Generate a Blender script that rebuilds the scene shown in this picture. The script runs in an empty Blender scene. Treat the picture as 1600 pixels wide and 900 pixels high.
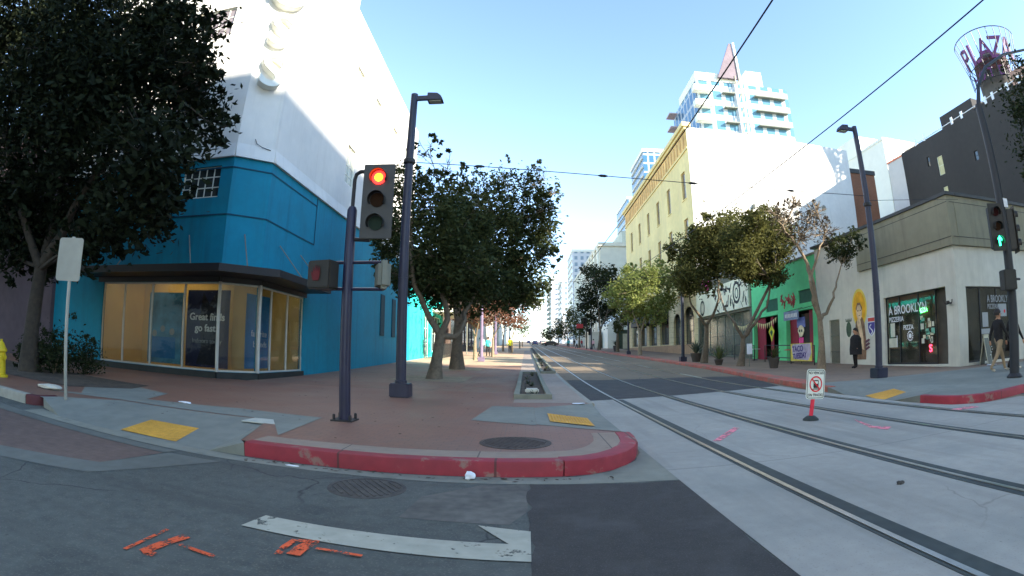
import bpy, bmesh, math, random
import numpy as np
from mathutils import Vector, Matrix
R = math.radians
rng = np.random.default_rng(7)
random.seed(7)
sc = bpy.context.scene
COL = sc.collection

# ------------------------------------------------------------------ camera (equidistant fisheye dash camera)
F_PX, PITCH, ROLL, YAW, CAMH = 807.3, 0.12597, 0.00835, -0.0285, 1.15
_F = np.array([math.sin(YAW)*math.cos(PITCH), math.cos(YAW)*math.cos(PITCH), math.sin(PITCH)])
_Rt = np.array([math.cos(YAW), -math.sin(YAW), 0.0]); _U = np.cross(_Rt, _F)
_X = math.cos(ROLL)*_Rt + math.sin(ROLL)*_U; _Y = -math.sin(ROLL)*_Rt + math.cos(ROLL)*_U
CAMA = np.stack([_X, _Y, -_F], 1)
cam = bpy.data.cameras.new('camera'); camo = bpy.data.objects.new('camera', cam); COL.objects.link(camo)
camo.matrix_world = Matrix([[*CAMA[0], 0], [*CAMA[1], 0], [*CAMA[2], CAMH], [0, 0, 0, 1]])
cam.type = 'PANO'; cam.sensor_width = 36.0; cam.sensor_fit = 'HORIZONTAL'
cam.clip_start = 0.05; cam.clip_end = 5000
cc = cam
cc.panorama_type = 'FISHEYE_LENS_POLYNOMIAL'; cc.fisheye_fov = R(180)
cc.fisheye_polynomial_k0 = 0.0
cc.fisheye_polynomial_k1 = -(1600/36.0)/F_PX
cc.fisheye_polynomial_k2 = cc.fisheye_polynomial_k3 = cc.fisheye_polynomial_k4 = 0.0
sc.camera = camo

def ray(x, y):
    dx, dy = x-800, y-450; r = math.hypot(dx, dy); s = math.sin(r/F_PX)/max(r, 1e-9)
    return CAMA @ np.array([dx*s, -dy*s, -math.cos(r/F_PX)])
def zg(Y):
    t = Y-17; return 0.0245*(t+math.sqrt(t*t+16))/2
def at(x, y, Y):
    d = ray(x, y); return Vector(np.array([0, 0, CAMH]) + d*(Y/d[1]))
def atX(x, y, X):
    d = ray(x, y); return Vector(np.array([0, 0, CAMH]) + d*(X/d[0]))

# ------------------------------------------------------------------ materials
MATS = {}
def M(name, col, rough=.75, var=.12, scale=4.0, var2=.1, scale2=.5, bump=0.0, bscale=60, metal=0.0, spec=.4, world=False, emit=None, estr=0, trans=0):
    if name in MATS: return MATS[name]
    col = tuple(min(.83, c*k) for c, k in zip(col, (1.55, 1.4, 1.12)))
    m = bpy.data.materials.new(name); m.use_nodes = True; nt = m.node_tree; N = nt.nodes; L = nt.links
    b = N['Principled BSDF']; b.inputs['Roughness'].default_value = rough; b.inputs['Metallic'].default_value = metal
    b.inputs['Specular IOR Level'].default_value = spec
    if world: src = N.new('ShaderNodeNewGeometry').outputs['Position']
    else: src = N.new('ShaderNodeTexCoord').outputs['Object']
    def noise(s, d=5):
        n = N.new('ShaderNodeTexNoise'); n.inputs['Scale'].default_value = s; n.inputs['Detail'].default_value = d
        L.new(src, n.inputs['Vector']); return n.outputs['Fac']
    def ramp(f, amp):
        r = N.new('ShaderNodeMapRange'); r.inputs['From Min'].default_value = .3; r.inputs['From Max'].default_value = .7
        r.inputs['To Min'].default_value = 1-amp; r.inputs['To Max'].default_value = 1+amp; L.new(f, r.inputs['Value']); return r.outputs['Result']
    a = ramp(noise(scale), var); c = ramp(noise(scale2, 3), var2)
    mu = N.new('ShaderNodeMath'); mu.operation = 'MULTIPLY'; L.new(a, mu.inputs[0]); L.new(c, mu.inputs[1])
    mx = N.new('ShaderNodeVectorMath'); mx.operation = 'SCALE'; mx.inputs[0].default_value = col; L.new(mu.outputs[0], mx.inputs['Scale'])
    L.new(mx.outputs[0], b.inputs['Base Color'])
    if bump:
        bp = N.new('ShaderNodeBump'); bp.inputs['Strength'].default_value = bump; bp.inputs['Distance'].default_value = .02
        L.new(noise(bscale, 4), bp.inputs['Height']); L.new(bp.outputs[0], b.inputs['Normal'])
    if emit: b.inputs['Emission Color'].default_value = (*emit, 1); b.inputs['Emission Strength'].default_value = estr
    MATS[name] = m; m['_mx'] = 0
    return m
def col_of(m):   # socket that carries the base colour of a material made by M
    b = m.node_tree.nodes['Principled BSDF']; return b, b.inputs['Base Color'].links[0].from_socket
def overlay_tex(m, kind, **k):
    """add joints / cracks / bricks on a material, as real surface pattern"""
    nt = m.node_tree; N = nt.nodes; L = nt.links; b, cs = col_of(m)
    g = N.new('ShaderNodeNewGeometry').outputs['Position']
    if k.get('obj'): g = N.new('ShaderNodeTexCoord').outputs['Object']
    mp = N.new('ShaderNodeMapping'); L.new(g, mp.inputs['Vector'])
    mp.inputs['Rotation'].default_value = k.get('rot', (0, 0, 0)); mp.inputs['Location'].default_value = k.get('loc', (0, 0, 0))
    mp.inputs['Scale'].default_value = k.get('mscale', (1, 1, 1)); kc = tuple(min(.83, c*q) for c, q in zip(k['col'], (1.55, 1.4, 1.12)))
    mix = N.new('ShaderNodeMix'); mix.data_type = 'RGBA'; L.new(cs, mix.inputs['A']); mix.inputs['B'].default_value = (*kc, 1)
    if kind == 'brick':
        t = N.new('ShaderNodeTexBrick'); t.inputs['Scale'].default_value = 1; t.inputs['Brick Width'].default_value = k['w']; t.inputs['Row Height'].default_value = k['h']
        t.inputs['Mortar Size'].default_value = k['mortar']; t.inputs['Mortar Smooth'].default_value = .1; t.offset = k.get('offset', .5)
        L.new(mp.outputs[0], t.inputs['Vector']); f = t.outputs['Fac']
    elif kind == 'crack':
        n = N.new('ShaderNodeTexNoise'); n.inputs['Scale'].default_value = 1.5; n.inputs['Detail'].default_value = 4; L.new(mp.outputs[0], n.inputs['Vector'])
        ad = N.new('ShaderNodeVectorMath'); ad.operation = 'MULTIPLY_ADD'; L.new(n.outputs['Color'], ad.inputs[0]); ad.inputs[1].default_value = (.5, .5, .5); L.new(mp.outputs[0], ad.inputs[2])
        t = N.new('ShaderNodeTexVoronoi'); t.feature = 'DISTANCE_TO_EDGE'; t.inputs['Scale'].default_value = k['scale']; L.new(ad.outputs[0], t.inputs['Vector'])
        r = N.new('ShaderNodeMapRange'); r.inputs['From Min'].default_value = 0; r.inputs['From Max'].default_value = k['w']; r.inputs['To Min'].default_value = 1; r.inputs['To Max'].default_value = 0
        L.new(t.outputs['Distance'], r.inputs['Value'])
        n2 = N.new('ShaderNodeTexNoise'); n2.inputs['Scale'].default_value = .6; L.new(mp.outputs[0], n2.inputs['Vector'])
        r2 = N.new('ShaderNodeMapRange'); r2.inputs['From Min'].default_value = .48; r2.inputs['From Max'].default_value = .6; L.new(n2.outputs['Fac'], r2.inputs['Value'])
        mm = N.new('ShaderNodeMath'); mm.operation = 'MULTIPLY'; L.new(r.outputs[0], mm.inputs[0]); L.new(r2.outputs[0], mm.inputs[1]); f = mm.outputs[0]
    elif kind == 'spots':
        n = N.new('ShaderNodeTexNoise'); n.inputs['Scale'].default_value = k['scale']; n.inputs['Detail'].default_value = k.get('detail', 4); n.inputs['Roughness'].default_value = .6; L.new(mp.outputs[0], n.inputs['Vector'])
        r = N.new('ShaderNodeMapRange'); r.inputs['From Min'].default_value = k['lo']; r.inputs['From Max'].default_value = k['hi']; L.new(n.outputs['Fac'], r.inputs['Value']); f = r.outputs[0]
    sm = N.new('ShaderNodeMath'); sm.operation = 'MULTIPLY'; sm.inputs[1].default_value = k.get('amt', 1); L.new(f, sm.inputs[0])
    L.new(sm.outputs[0], mix.inputs['Factor']); L.new(mix.outputs['Result'], b.inputs['Base Color'])
    return m
def worn(m, scale, lo, hi, fine=40):
    """paint that has flaked or sprayed thin: the surface below shows through"""
    nt = m.node_tree; N = nt.nodes; L = nt.links; b = N['Principled BSDF']; g = N.new('ShaderNodeNewGeometry').outputs['Position']
    fs = []
    for sc_, w_ in ((scale, .6), (fine, .4)):
        n = N.new('ShaderNodeTexNoise'); n.inputs['Scale'].default_value = sc_; n.inputs['Detail'].default_value = 5; L.new(g, n.inputs['Vector'])
        u = N.new('ShaderNodeMath'); u.operation = 'MULTIPLY'; u.inputs[1].default_value = w_; L.new(n.outputs['Fac'], u.inputs[0]); fs.append(u.outputs[0])
    a = N.new('ShaderNodeMath'); a.operation = 'ADD'; L.new(fs[0], a.inputs[0]); L.new(fs[1], a.inputs[1])
    r = N.new('ShaderNodeMapRange'); r.inputs['From Min'].default_value = lo; r.inputs['From Max'].default_value = hi; L.new(a.outputs[0], r.inputs['Value']); L.new(r.outputs[0], b.inputs['Alpha']); return m
def leafmat(name, c1, c2, trans=.25, rough=.55):
    m = bpy.data.materials.new(name); m.use_nodes = True; nt = m.node_tree; N = nt.nodes; L = nt.links
    c1 = tuple(c*1.25 for c in c1); c2 = tuple(c*1.25 for c in c2); b = N['Principled BSDF']; out = N['Material Output']; b.inputs['Roughness'].default_value = .75; b.inputs['Specular IOR Level'].default_value = .15
    g = N.new('ShaderNodeNewGeometry'); mix = N.new('ShaderNodeMix'); mix.data_type = 'RGBA'
    mix.inputs['A'].default_value = (*c1, 1); mix.inputs['B'].default_value = (*c2, 1); L.new(g.outputs['Random Per Island'], mix.inputs['Factor'])
    L.new(mix.outputs['Result'], b.inputs['Base Color'])
    t = N.new('ShaderNodeBsdfTranslucent'); L.new(mix.outputs['Result'], t.inputs['Color'])
    ms = N.new('ShaderNodeMixShader'); ms.inputs[0].default_value = trans; L.new(b.outputs[0], ms.inputs[1]); L.new(t.outputs[0], ms.inputs[2]); L.new(ms.outputs[0], out.inputs['Surface'])
    MATS[name] = m; return m
def glassmat(name, tint=(.9, .95, .95), refl=.10):
    m = bpy.data.materials.new(name); m.use_nodes = True; nt = m.node_tree; N = nt.nodes; L = nt.links; out = N['Material Output']
    N.remove(N['Principled BSDF'])
    t = N.new('ShaderNodeBsdfTransparent'); t.inputs['Color'].default_value = (*tint, 1)
    g = N.new('ShaderNodeBsdfGlossy'); g.inputs['Roughness'].default_value = .03
    fr = N.new('ShaderNodeLayerWeight'); fr.inputs['Blend'].default_value = .5
    pw = N.new('ShaderNodeMath'); pw.operation = 'POWER'; pw.inputs[1].default_value = 5; L.new(fr.outputs['Facing'], pw.inputs[0])
    ad = N.new('ShaderNodeMath'); ad.operation = 'ADD'; ad.inputs[1].default_value = refl; ad.use_clamp = True; L.new(pw.outputs[0], ad.inputs[0])
    ms = N.new('ShaderNodeMixShader'); L.new(ad.outputs[0], ms.inputs[0]); L.new(t.outputs[0], ms.inputs[1]); L.new(g.outputs[0], ms.inputs[2]); L.new(ms.outputs[0], out.inputs['Surface'])
    MATS[name] = m; return m
def winmat(name, wall, glass, w, h, mw, mh, rough=.3):
    """facade of far towers: a grid of panes as a surface pattern"""
    m = bpy.data.materials.new(name); m.use_nodes = True; nt = m.node_tree; N = nt.nodes; L = nt.links
    b = N['Principled BSDF']; g = N.new('ShaderNodeNewGeometry'); sx = N.new('ShaderNodeSeparateXYZ'); L.new(g.outputs['Position'], sx.inputs[0])
    ad = N.new('ShaderNodeMath'); ad.operation = 'ADD'; L.new(sx.outputs[0], ad.inputs[0]); L.new(sx.outputs[1], ad.inputs[1])
    def band(s, per, frac):
        a = N.new('ShaderNodeMath'); a.operation = 'DIVIDE'; L.new(s, a.inputs[0]); a.inputs[1].default_value = per
        f = N.new('ShaderNodeMath'); f.operation = 'FRACT'; L.new(a.outputs[0], f.inputs[0])
        c = N.new('ShaderNodeMath'); c.operation = 'LESS_THAN'; L.new(f.outputs[0], c.inputs[0]); c.inputs[1].default_value = frac; return c.outputs[0]
    mu = N.new('ShaderNodeMath'); mu.operation = 'MULTIPLY'; L.new(band(ad.outputs[0], w, mw), mu.inputs[0]); L.new(band(sx.outputs[2], h, mh), mu.inputs[1])
    mix = N.new('ShaderNodeMix'); mix.data_type = 'RGBA'; mix.inputs['A'].default_value = (*wall, 1); mix.inputs['B'].default_value = (*glass, 1)
    L.new(mu.outputs[0], mix.inputs['Factor']); L.new(mix.outputs['Result'], b.inputs['Base Color'])
    rr = N.new('ShaderNodeMapRange'); rr.inputs['To Min'].default_value = .8; rr.inputs['To Max'].default_value = rough*.5; L.new(mu.outputs[0], rr.inputs['Value']); L.new(rr.outputs[0], b.inputs['Roughness'])
    MATS[name] = m; return m

asphalt = M('asphalt', (.064, .073, .075), .85, .16, 9, .16, .35, bump=.25, bscale=130, world=True)
overlay_tex(asphalt, 'spots', scale=1.1, lo=.56, hi=.68, col=(.032, .038, .042), amt=.6)
overlay_tex(asphalt, 'spots', scale=14, lo=.64, hi=.70, col=(.03, .034, .036), amt=.5)
overlay_tex(asphalt, 'spots', scale=70, lo=.56, hi=.66, col=(.13, .135, .135), amt=.45, detail=2)
overlay_tex(asphalt, 'spots', scale=1, mscale=(.25, 2.2, 1), lo=.52, hi=.70, col=(.040, .044, .046), amt=.5)
overlay_tex(asphalt, 'crack', scale=.55, w=.008, col=(.02, .022, .024), amt=.9)
asphalt_new = M('asphalt_new', (.031, .030, .031), .8, .12, 14, .1, .6, bump=.3, bscale=160, world=True)
overlay_tex(asphalt_new, 'spots', scale=80, lo=.57, hi=.66, col=(.085, .085, .09), amt=.4, detail=2); overlay_tex(asphalt_new, 'spots', scale=1.7, lo=.5, hi=.7, col=(.060, .062, .068), amt=.6)
asphalt_street = M('asphalt_street', (.13, .106, .080), .85, .15, 5, .18, .25, bump=.2, bscale=110, world=True)
overlay_tex(asphalt_street, 'crack', scale=.4, w=.012, col=(.03, .03, .03), amt=.8)
slab = M('track_concrete', (.232, .236, .242), .8, .06, 8, .12, .45, bump=.1, bscale=90, world=True)
overlay_tex(slab, 'spots', scale=.8, lo=.5, hi=.72, col=(.15, .17, .18), amt=.55)
overlay_tex(slab, 'spots', scale=22, lo=.70, hi=.74, col=(.08, .09, .09), amt=.6)
overlay_tex(slab, 'spots', scale=1, mscale=(2.5, .22, 1), lo=.5, hi=.7, col=(.15, .155, .155), amt=.55)
overlay_tex(slab, 'spots', scale=60, lo=.6, hi=.68, col=(.12, .12, .12), amt=.3, detail=2)
overlay_tex(slab, 'crack', scale=.3, w=.004, col=(.12, .12, .12), amt=.6)
overlay_tex(slab, 'brick', w=4.2, h=60, mortar=.008, offset=0, rot=(0, 0, R(88)), loc=(.55, 30, 0), col=(.10, .11, .115), amt=.8)
gutter = M('gutter_concrete', (.16, .17, .16), .85, .08, 7, .16, .7, bump=.12, bscale=80, world=True)
overlay_tex(gutter, 'spots', scale=3, lo=.55, hi=.7, col=(.10, .11, .10), amt=.6)
walk_red = M('sidewalk_red', (.155, .077, .056), .62, .06, 9, .14, .45, bump=.08, bscale=70, world=True, spec=.5)
overlay_tex(walk_red, 'spots', scale=.35, lo=.45, hi=.7, col=(.175, .125, .105), amt=.7)
overlay_tex(walk_red, 'spots', scale=2.3, lo=.55, hi=.72, col=(.12, .08, .07), amt=.45)
overlay_tex(walk_red, 'brick', w=1.5, h=1.5, mortar=.006, offset=0, col=(.10, .07, .06), amt=.55, loc=(.25, .4, 0))
overlay_tex(walk_red, 'brick', w=.2, h=.1, mortar=.006, offset=.5, col=(.085, .055, .045), amt=.5)
walk_pink = M('kerb_strip_concrete', (.205, .165, .145), .8, .08, 9, .12, .8, bump=.1, bscale=80, world=True)
overlay_tex(walk_pink, 'brick', w=1.35, h=30, mortar=.008, offset=0, col=(.08, .07, .065), amt=.9, loc=(.45, 0, 0))
ramp_grey = M('ramp_concrete', (.145, .16, .16), .85, .08, 6, .16, .6, bump=.12, bscale=90, world=True)
overlay_tex(ramp_grey, 'spots', scale=1.6, lo=.52, hi=.72, col=(.11, .125, .135), amt=.6)
walk_right = M('sidewalk_right', (.16, .118, .095), .8, .1, 5, .18, .4, bump=.1, bscale=70, world=True)
overlay_tex(walk_right, 'brick', w=1.6, h=1.6, mortar=.008, offset=0, col=(.09, .07, .06), amt=.6)
red_paint = M('red_kerb_paint', (.21, .019, .034), .6, .12, 8, .14, 1.0, bump=.08, world=True)
overlay_tex(red_paint, 'spots', scale=4, lo=.58, hi=.64, col=(.17, .13, .12), amt=.85, detail=8); overlay_tex(red_paint, 'spots', scale=1.3, lo=.45, hi=.7, col=(.14, .022, .032), amt=.6); overlay_tex(red_paint, 'brick', w=1.5, h=60, mortar=.012, offset=0, col=(.05, .02, .02), amt=.8, loc=(.27, 30, 0))
salmon_paint = M('faded_red_paint', (.30, .078, .062), .75, .16, 6, .2, .7, world=True)
overlay_tex(salmon_paint, 'spots', scale=2.2, lo=.48, hi=.62, col=(.16, .115, .095), amt=.85)
kerb_grey = M('kerb_concrete', (.22, .225, .22), .85, .1, 8, .15, .8, world=True)
yellow_pad = M('tactile_yellow', (.42, .23, .035), .7, .1, 12, .16, 1.5, world=True)
overlay_tex(yellow_pad, 'spots', scale=6, lo=.58, hi=.72, col=(.25, .16, .04), amt=.5)
white_paint = M('road_white_paint', (.29, .30, .28), .8, .1, 10, .1, 1, world=True)
worn(white_paint, 7, .34, .41); overlay_tex(white_paint, 'spots', scale=2, lo=.5, hi=.7, col=(.20, .21, .20), amt=.6)
orange_paint = M('orange_survey_paint', (.80, .085, .03), .8, .1, 10, .1, 1, world=True)
worn(orange_paint, 9, .42, .51, 55)
pink_paint = M('pink_survey_paint', (.75, .17, .24), .8, .1, 10, .1, 1, world=True)
worn(pink_paint, 8, .42, .52, 50)
brick_walk = M('crosswalk_brick', (.105, .075, .07), .85, .14, 8, .2, .6, bump=.15, world=True)
overlay_tex(brick_walk, 'brick', w=.2, h=.1, mortar=.004, col=(.06, .055, .055), amt=.5)
rubber = M('rail_rubber', (.028, .036, .037), .7, .2, 10, .2, 1, world=True)
steel = M('rail_steel', (.30, .30, .31), .34, .1, 20, .15, 1, metal=1, world=True)
iron = M('cast_iron', (.055, .045, .045), .7, .2, 20, .2, 3, metal=.3, bump=.2)

blue_wall = M('blue_stucco', (.002, .185, .335), .75, .05, 5, .07, .35, bump=.08, bscale=60, world=True)
overlay_tex(blue_wall, 'spots', scale=.8, lo=.5, hi=.8, col=(.012, .12, .19), amt=.45); overlay_tex(blue_wall, 'spots', scale=1, mscale=(3.5, 3.5, .25), lo=.52, hi=.75, col=(.006, .105, .18), amt=.55)
white_wall = M('white_stucco', (.535, .56, .62), .8, .03, 3, .05, .3, bump=.05, bscale=60, world=True)
overlay_tex(white_wall, 'spots', scale=1, mscale=(3, 3, .18), lo=.54, hi=.78, col=(.40, .41, .43), amt=.5); overlay_tex(white_wall, 'spots', scale=.5, lo=.5, hi=.7, col=(.47, .49, .54), amt=.5)
black_metal = M('black_metal', (.018, .018, .022), .5, .1, 6)
dark_plinth = M('dark_plinth', (.016, .02, .022), .6, .2, 4)
alu = M('aluminium_frame', (.34, .36, .38), .45, .08, 5)
navy_pole = M('navy_pole_paint', (.011, .011, .036), .42, .12, 5, .15, 1.2, spec=.5)
lampblue = M('lamp_pole_paint', (.017, .019, .044), .42, .12, 5, .15, 1.2, spec=.5)
signal_black = M('signal_housing', (.022, .021, .02), .5, .12, 5)
signal_grey = M('signal_back_grey', (.13, .145, .14), .55, .1, 5)
sign_back = M('bare_aluminium', (.20, .22, .24), .45, .08, 5, metal=.5)
sign_white = M('sign_white', (.62, .64, .62), .55, .05, 8)
sign_black = M('sign_black', (.02, .02, .022), .6, .05, 8)
sign_red = M('sign_red', (.50, .015, .03), .55, .05, 8)
post_red = M('post_red', (.85, .02, .055), .5, .06, 8)
interior = M('interior_cream', (.42, .35, .20), .8, .04, 3)
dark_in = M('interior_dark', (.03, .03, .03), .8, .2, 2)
navy = M('poster_navy', (.012, .018, .075), .5, .1, 4); bluep = M('poster_blue', (.02, .15, .42), .5, .1, 4)
paleblue = M('poster_pale_blue', (.06, .20, .36), .5, .35, 2.5, .3, .9)
textwhite = M('lettering_white', (.72, .74, .74), .6, .04, 8)
textgrey = M('lettering_grey', (.25, .28, .34), .6, .04, 8)
glass_store = glassmat('storefront_glass', (.84, .85, .82), .06)
glass_dark = M('dark_window_glass', (.03, .04, .048), .06, .1, .8, spec=.9)
glass_pale = M('pale_window_glass', (.30, .33, .33), .1, .15, 1.2, spec=.9)
frame_white = M('window_frame_white', (.62, .64, .62), .6, .04, 8)
pizz_white = M('pale_wall', (.46, .48, .49), .8, .05, 3, .1, .4, world=True, bump=.05)
overlay_tex(pizz_white, 'spots', scale=1, mscale=(3, 3, .2), lo=.52, hi=.75, col=(.33, .34, .33), amt=.5)
pizz_grey = M('grey_fascia', (.19, .19, .152), .8, .06, 3, .1, .5, world=True)
overlay_tex(pizz_grey, 'spots', scale=1, mscale=(2, 2, .2), lo=.5, hi=.75, col=(.10, .092, .08), amt=.6)
pizz_dark = M('dark_coping', (.04, .042, .045), .6, .1, 4)
green_wall = M('mint_wall', (.115, .55, .28), .8, .05, 3, .08, .5, world=True)
taco_red = M('dark_red_door', (.22, .012, .035), .6, .12, 4)
yellow_wall = M('yellow_stucco', (.53, .455, .25), .8, .05, 2, .08, .3, world=True, bump=.05)
overlay_tex(yellow_wall, 'spots', scale=1, mscale=(.8, .8, .1), lo=.5, hi=.75, col=(.42, .36, .25), amt=.45)
frieze_m = M('frieze_ochre', (.52, .36, .16), .85, .12, 3, .2, .5, world=True)
stonebase = M('stone_pier', (.46, .41, .28), .85, .1, 3, .1, .5, world=True)
overlay_tex(stonebase, 'brick', w=40, h=.55, mortar=.012, rot=(R(90), 0, 0), offset=0, col=(.2, .17, .12), amt=.8)
brick_red = M('brick_brown', (.20, .095, .06), .85, .12, 6, .12, .5, world=True)
overlay_tex(brick_red, 'brick', w=.44, h=.16, mortar=.012, rot=(R(90), 0, 0), col=(.14, .08, .06), amt=.6)
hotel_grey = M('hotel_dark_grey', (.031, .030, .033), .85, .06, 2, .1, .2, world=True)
fur_white = M('far_white', (.62, .63, .64), .8, .03, 1, .05, .1, world=True)
fur_grey = M('far_grey', (.40, .41, .40), .85, .05, 1, .06, .1, world=True)
purple_wall = M('dark_purple_wall', (.075, .06, .085), .85, .1, 3, .15, .4, world=True)
turq = M('turquoise_wall', (.02, .50, .52), .75, .06, 4, .06, .5, world=True)
dark_bld = M('dark_brown_wall', (.075, .055, .05), .85, .15, 2, .2, .3, world=True)
planter_c = M('planter_concrete', (.15, .16, .145), .85, .1, 6, .16, 1, world=True)
soil = M('soil', (.055, .045, .038), .95, .3, 8, .2, 2, bump=.6, bscale=25, world=True)
leaf_black = leafmat('leaf_black', (.006, .009, .004), (.016, .022, .008), .15)  # dark foliage, darkened further in colour for the dim lens edge
bark_black = M('dark_bark', (.035, .03, .026), .9, .25, 9, .15, 2, bump=.7, bscale=22)  # bark for the same tree, dim lens edge included in its colour
bark = M('bark', (.10, .085, .07), .9, .25, 9, .15, 2, bump=.7, bscale=22)
bark_pale = M('pale_bark', (.17, .14, .11), .9, .2, 9, .15, 2, bump=.5, bscale=22)
leaf_dark = leafmat('leaf_dark', (.014, .020, .008), (.030, .040, .014), .2)
leaf_mid = leafmat('leaf_mid', (.024, .034, .012), (.056, .066, .022), .25)
leaf_lime = leafmat('leaf_lime', (.12, .15, .035), (.24, .25, .075), .4)
leaf_olive = leafmat('leaf_olive', (.04, .05, .02), (.10, .10, .035), .3)
leaf_rust = leafmat('leaf_rust', (.16, .06, .04), (.26, .14, .08), .35)
leaf_dry = leafmat('leaf_dry', (.035, .026, .016), (.08, .06, .035), .2)
leaf_right = leafmat('leaf_right', (.034, .038, .012), (.13, .125, .035), .4)  # leaf_mid made yellower, sunlit crown tone put into the leaf colour
cloth_black = M('black_cloth', (.014, .013, .015), .9, .2, 12); skin = M('skin', (.36, .2, .14), .6, .05, 10)
hair_m = M('dark_hair', (.02, .015, .012), .6, .2, 20)
denim = M('dark_trousers', (.03, .035, .05), .9, .2, 12); shoe = M('pale_shoe', (.45, .43, .42), .7, .1, 10)
shirt_white = M('white_shirt', (.72, .72, .72), .8, .06, 8); shirt_yel = M('yellow_shirt', (.75, .66, .03), .8, .06, 8)
shirt_teal = M('teal_shirt', (.03, .30, .36), .8, .06, 8); shirt_pink = M('pink_shirt', (.70, .36, .48), .8, .06, 8)
wire_m = M('wire_black', (.015, .015, .018), .6, .1, 4)

# ------------------------------------------------------------------ mesh builder
def root_of(o):
    while o.parent: o = o.parent
    return o
class MB:
    def __init__(s): s.v = []; s.f = []; s.mi = []
    def add(s, vs, fs, mi=0):
        n = len(s.v); s.v += [tuple(v) for v in vs]; s.f += [tuple(i+n for i in f) for f in fs]; s.mi += [mi]*len(fs); return s
    def box(s, x0, x1, y0, y1, z0, z1, mi=0):
        return s.add([(x, y, z) for x in (x0, x1) for y in (y0, y1) for z in (z0, z1)],
                     [(0, 1, 3, 2), (4, 6, 7, 5), (0, 4, 5, 1), (2, 3, 7, 6), (0, 2, 6, 4), (1, 5, 7, 3)], mi)
    def obox(s, c, hx, hy, hz, X=Vector((1, 0, 0)), Y=Vector((0, 1, 0)), Z=Vector((0, 0, 1)), mi=0):
        c = Vector(c); X, Y, Z = Vector(X), Vector(Y), Vector(Z)
        return s.add([c+X*hx*a+Y*hy*b+Z*hz*d for a in (-1, 1) for b in (-1, 1) for d in (-1, 1)],
                     [(0, 1, 3, 2), (4, 6, 7, 5), (0, 4, 5, 1), (2, 3, 7, 6), (0, 2, 6, 4), (1, 5, 7, 3)], mi)
    def quad(s, a, b, c, d, mi=0): return s.add([a, b, c, d], [(0, 1, 2, 3)], mi)
    def tube(s, pts, rad, n=8, caps=True, mi=0):
        pts = [Vector(p) for p in pts]
        if not hasattr(rad, '__len__'): rad = [rad]*len(pts)
        vs = []; up = None
        for i, p in enumerate(pts):
            t = (pts[min(i+1, len(pts)-1)]-pts[max(i-1, 0)]).normalized()
            a = t.orthogonal() if up is None else up-t*up.dot(t)
            if a.length < 1e-6: a = t.orthogonal()
            a.normalize(); b = t.cross(a); up = a
            for k in range(n):
                an = 2*math.pi*k/n; vs.append(p+(a*math.cos(an)+b*math.sin(an))*rad[i])
        fs = []
        for i in range(len(pts)-1):
            for k in range(n): fs.append((i*n+k, i*n+(k+1) % n, (i+1)*n+(k+1) % n, (i+1)*n+k))
        if caps: fs.append(tuple(range(n))); fs.append(tuple((len(pts)-1)*n+k for k in range(n)))
        return s.add(vs, fs, mi)
    def prism(s, poly, d, mi=0):
        """poly: 3D points in a plane, extruded by vector d"""
        d = Vector(d); n = len(poly); p = [Vector(q) for q in poly]
        return s.add(p+[q+d for q in p], [tuple(range(n))]+[tuple(range(n, 2*n))]+[(i, (i+1) % n, n+(i+1) % n, n+i) for i in range(n)], mi)
    def lathe(s, prof, c, n=20, mi=0):
        c = Vector(c); vs = []
        for r, z in prof:
            for k in range(n): a = 2*math.pi*k/n; vs.append(c+Vector((r*math.cos(a), r*math.sin(a), z)))
        fs = [(i*n+k, i*n+(k+1) % n, (i+1)*n+(k+1) % n, (i+1)*n+k) for i in range(len(prof)-1) for k in range(n)]
        fs += [tuple(range(n)), tuple((len(prof)-1)*n+k for k in range(n))]
        return s.add(vs, fs, mi)
    def disc(s, c, r, N, th, n=24, mi=0, sq=1.0):
        N = Vector(N).normalized(); a = N.orthogonal().normalized()
        if abs(N.z) < .9: a = Vector((0, 0, 1)).cross(N).normalized()
        b = N.cross(a); c = Vector(c)
        return s.prism([c+a*math.cos(2*math.pi*k/n)*r+b*math.sin(2*math.pi*k/n)*r*sq for k in range(n)], N*th, mi)
    def build(s, name, mats, parent=None, label=None, cat=None, group=None, kind=None, smooth=False, bevel=0):
        off = root_of(parent).location if parent else Vector((0, 0, 0))
        me = bpy.data.meshes.new(name); me.from_pydata([(v[0]-off[0], v[1]-off[1], v[2]-off[2]) for v in s.v], [], s.f)
        if not isinstance(mats, (list, tuple)): mats = [mats]
        for m in mats: me.materials.append(m)
        if any(s.mi): me.polygons.foreach_set('material_index', s.mi)
        bm = bmesh.new(); bm.from_mesh(me); bmesh.ops.recalc_face_normals(bm, faces=bm.faces)
        if bevel: bmesh.ops.bevel(bm, geom=list(bm.edges), offset=bevel, segments=2, affect='EDGES', clamp_overlap=True)
        if smooth:
            for f in bm.faces: f.smooth = True
            for e in bm.edges:
                if len(e.link_faces) == 2 and e.calc_face_angle(0) > .7: e.smooth = False
        bm.to_mesh(me); bm.free()
        o = bpy.data.objects.new(name, me); COL.objects.link(o)
        if parent: o.parent = parent
        tag(o, label, cat, group, kind); return o
def tag(o, label=None, cat=None, group=None, kind=None):
    if label: o['label'] = label
    if cat: o['category'] = cat
    if group: o['group'] = group
    if kind: o['kind'] = kind
    return o
def thing(name, label, cat, loc=(0, 0, 0), group=None):
    o = bpy.data.objects.new(name, None); COL.objects.link(o); o.location = loc; o.empty_display_size = .2
    return tag(o, label, cat, group)
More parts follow.
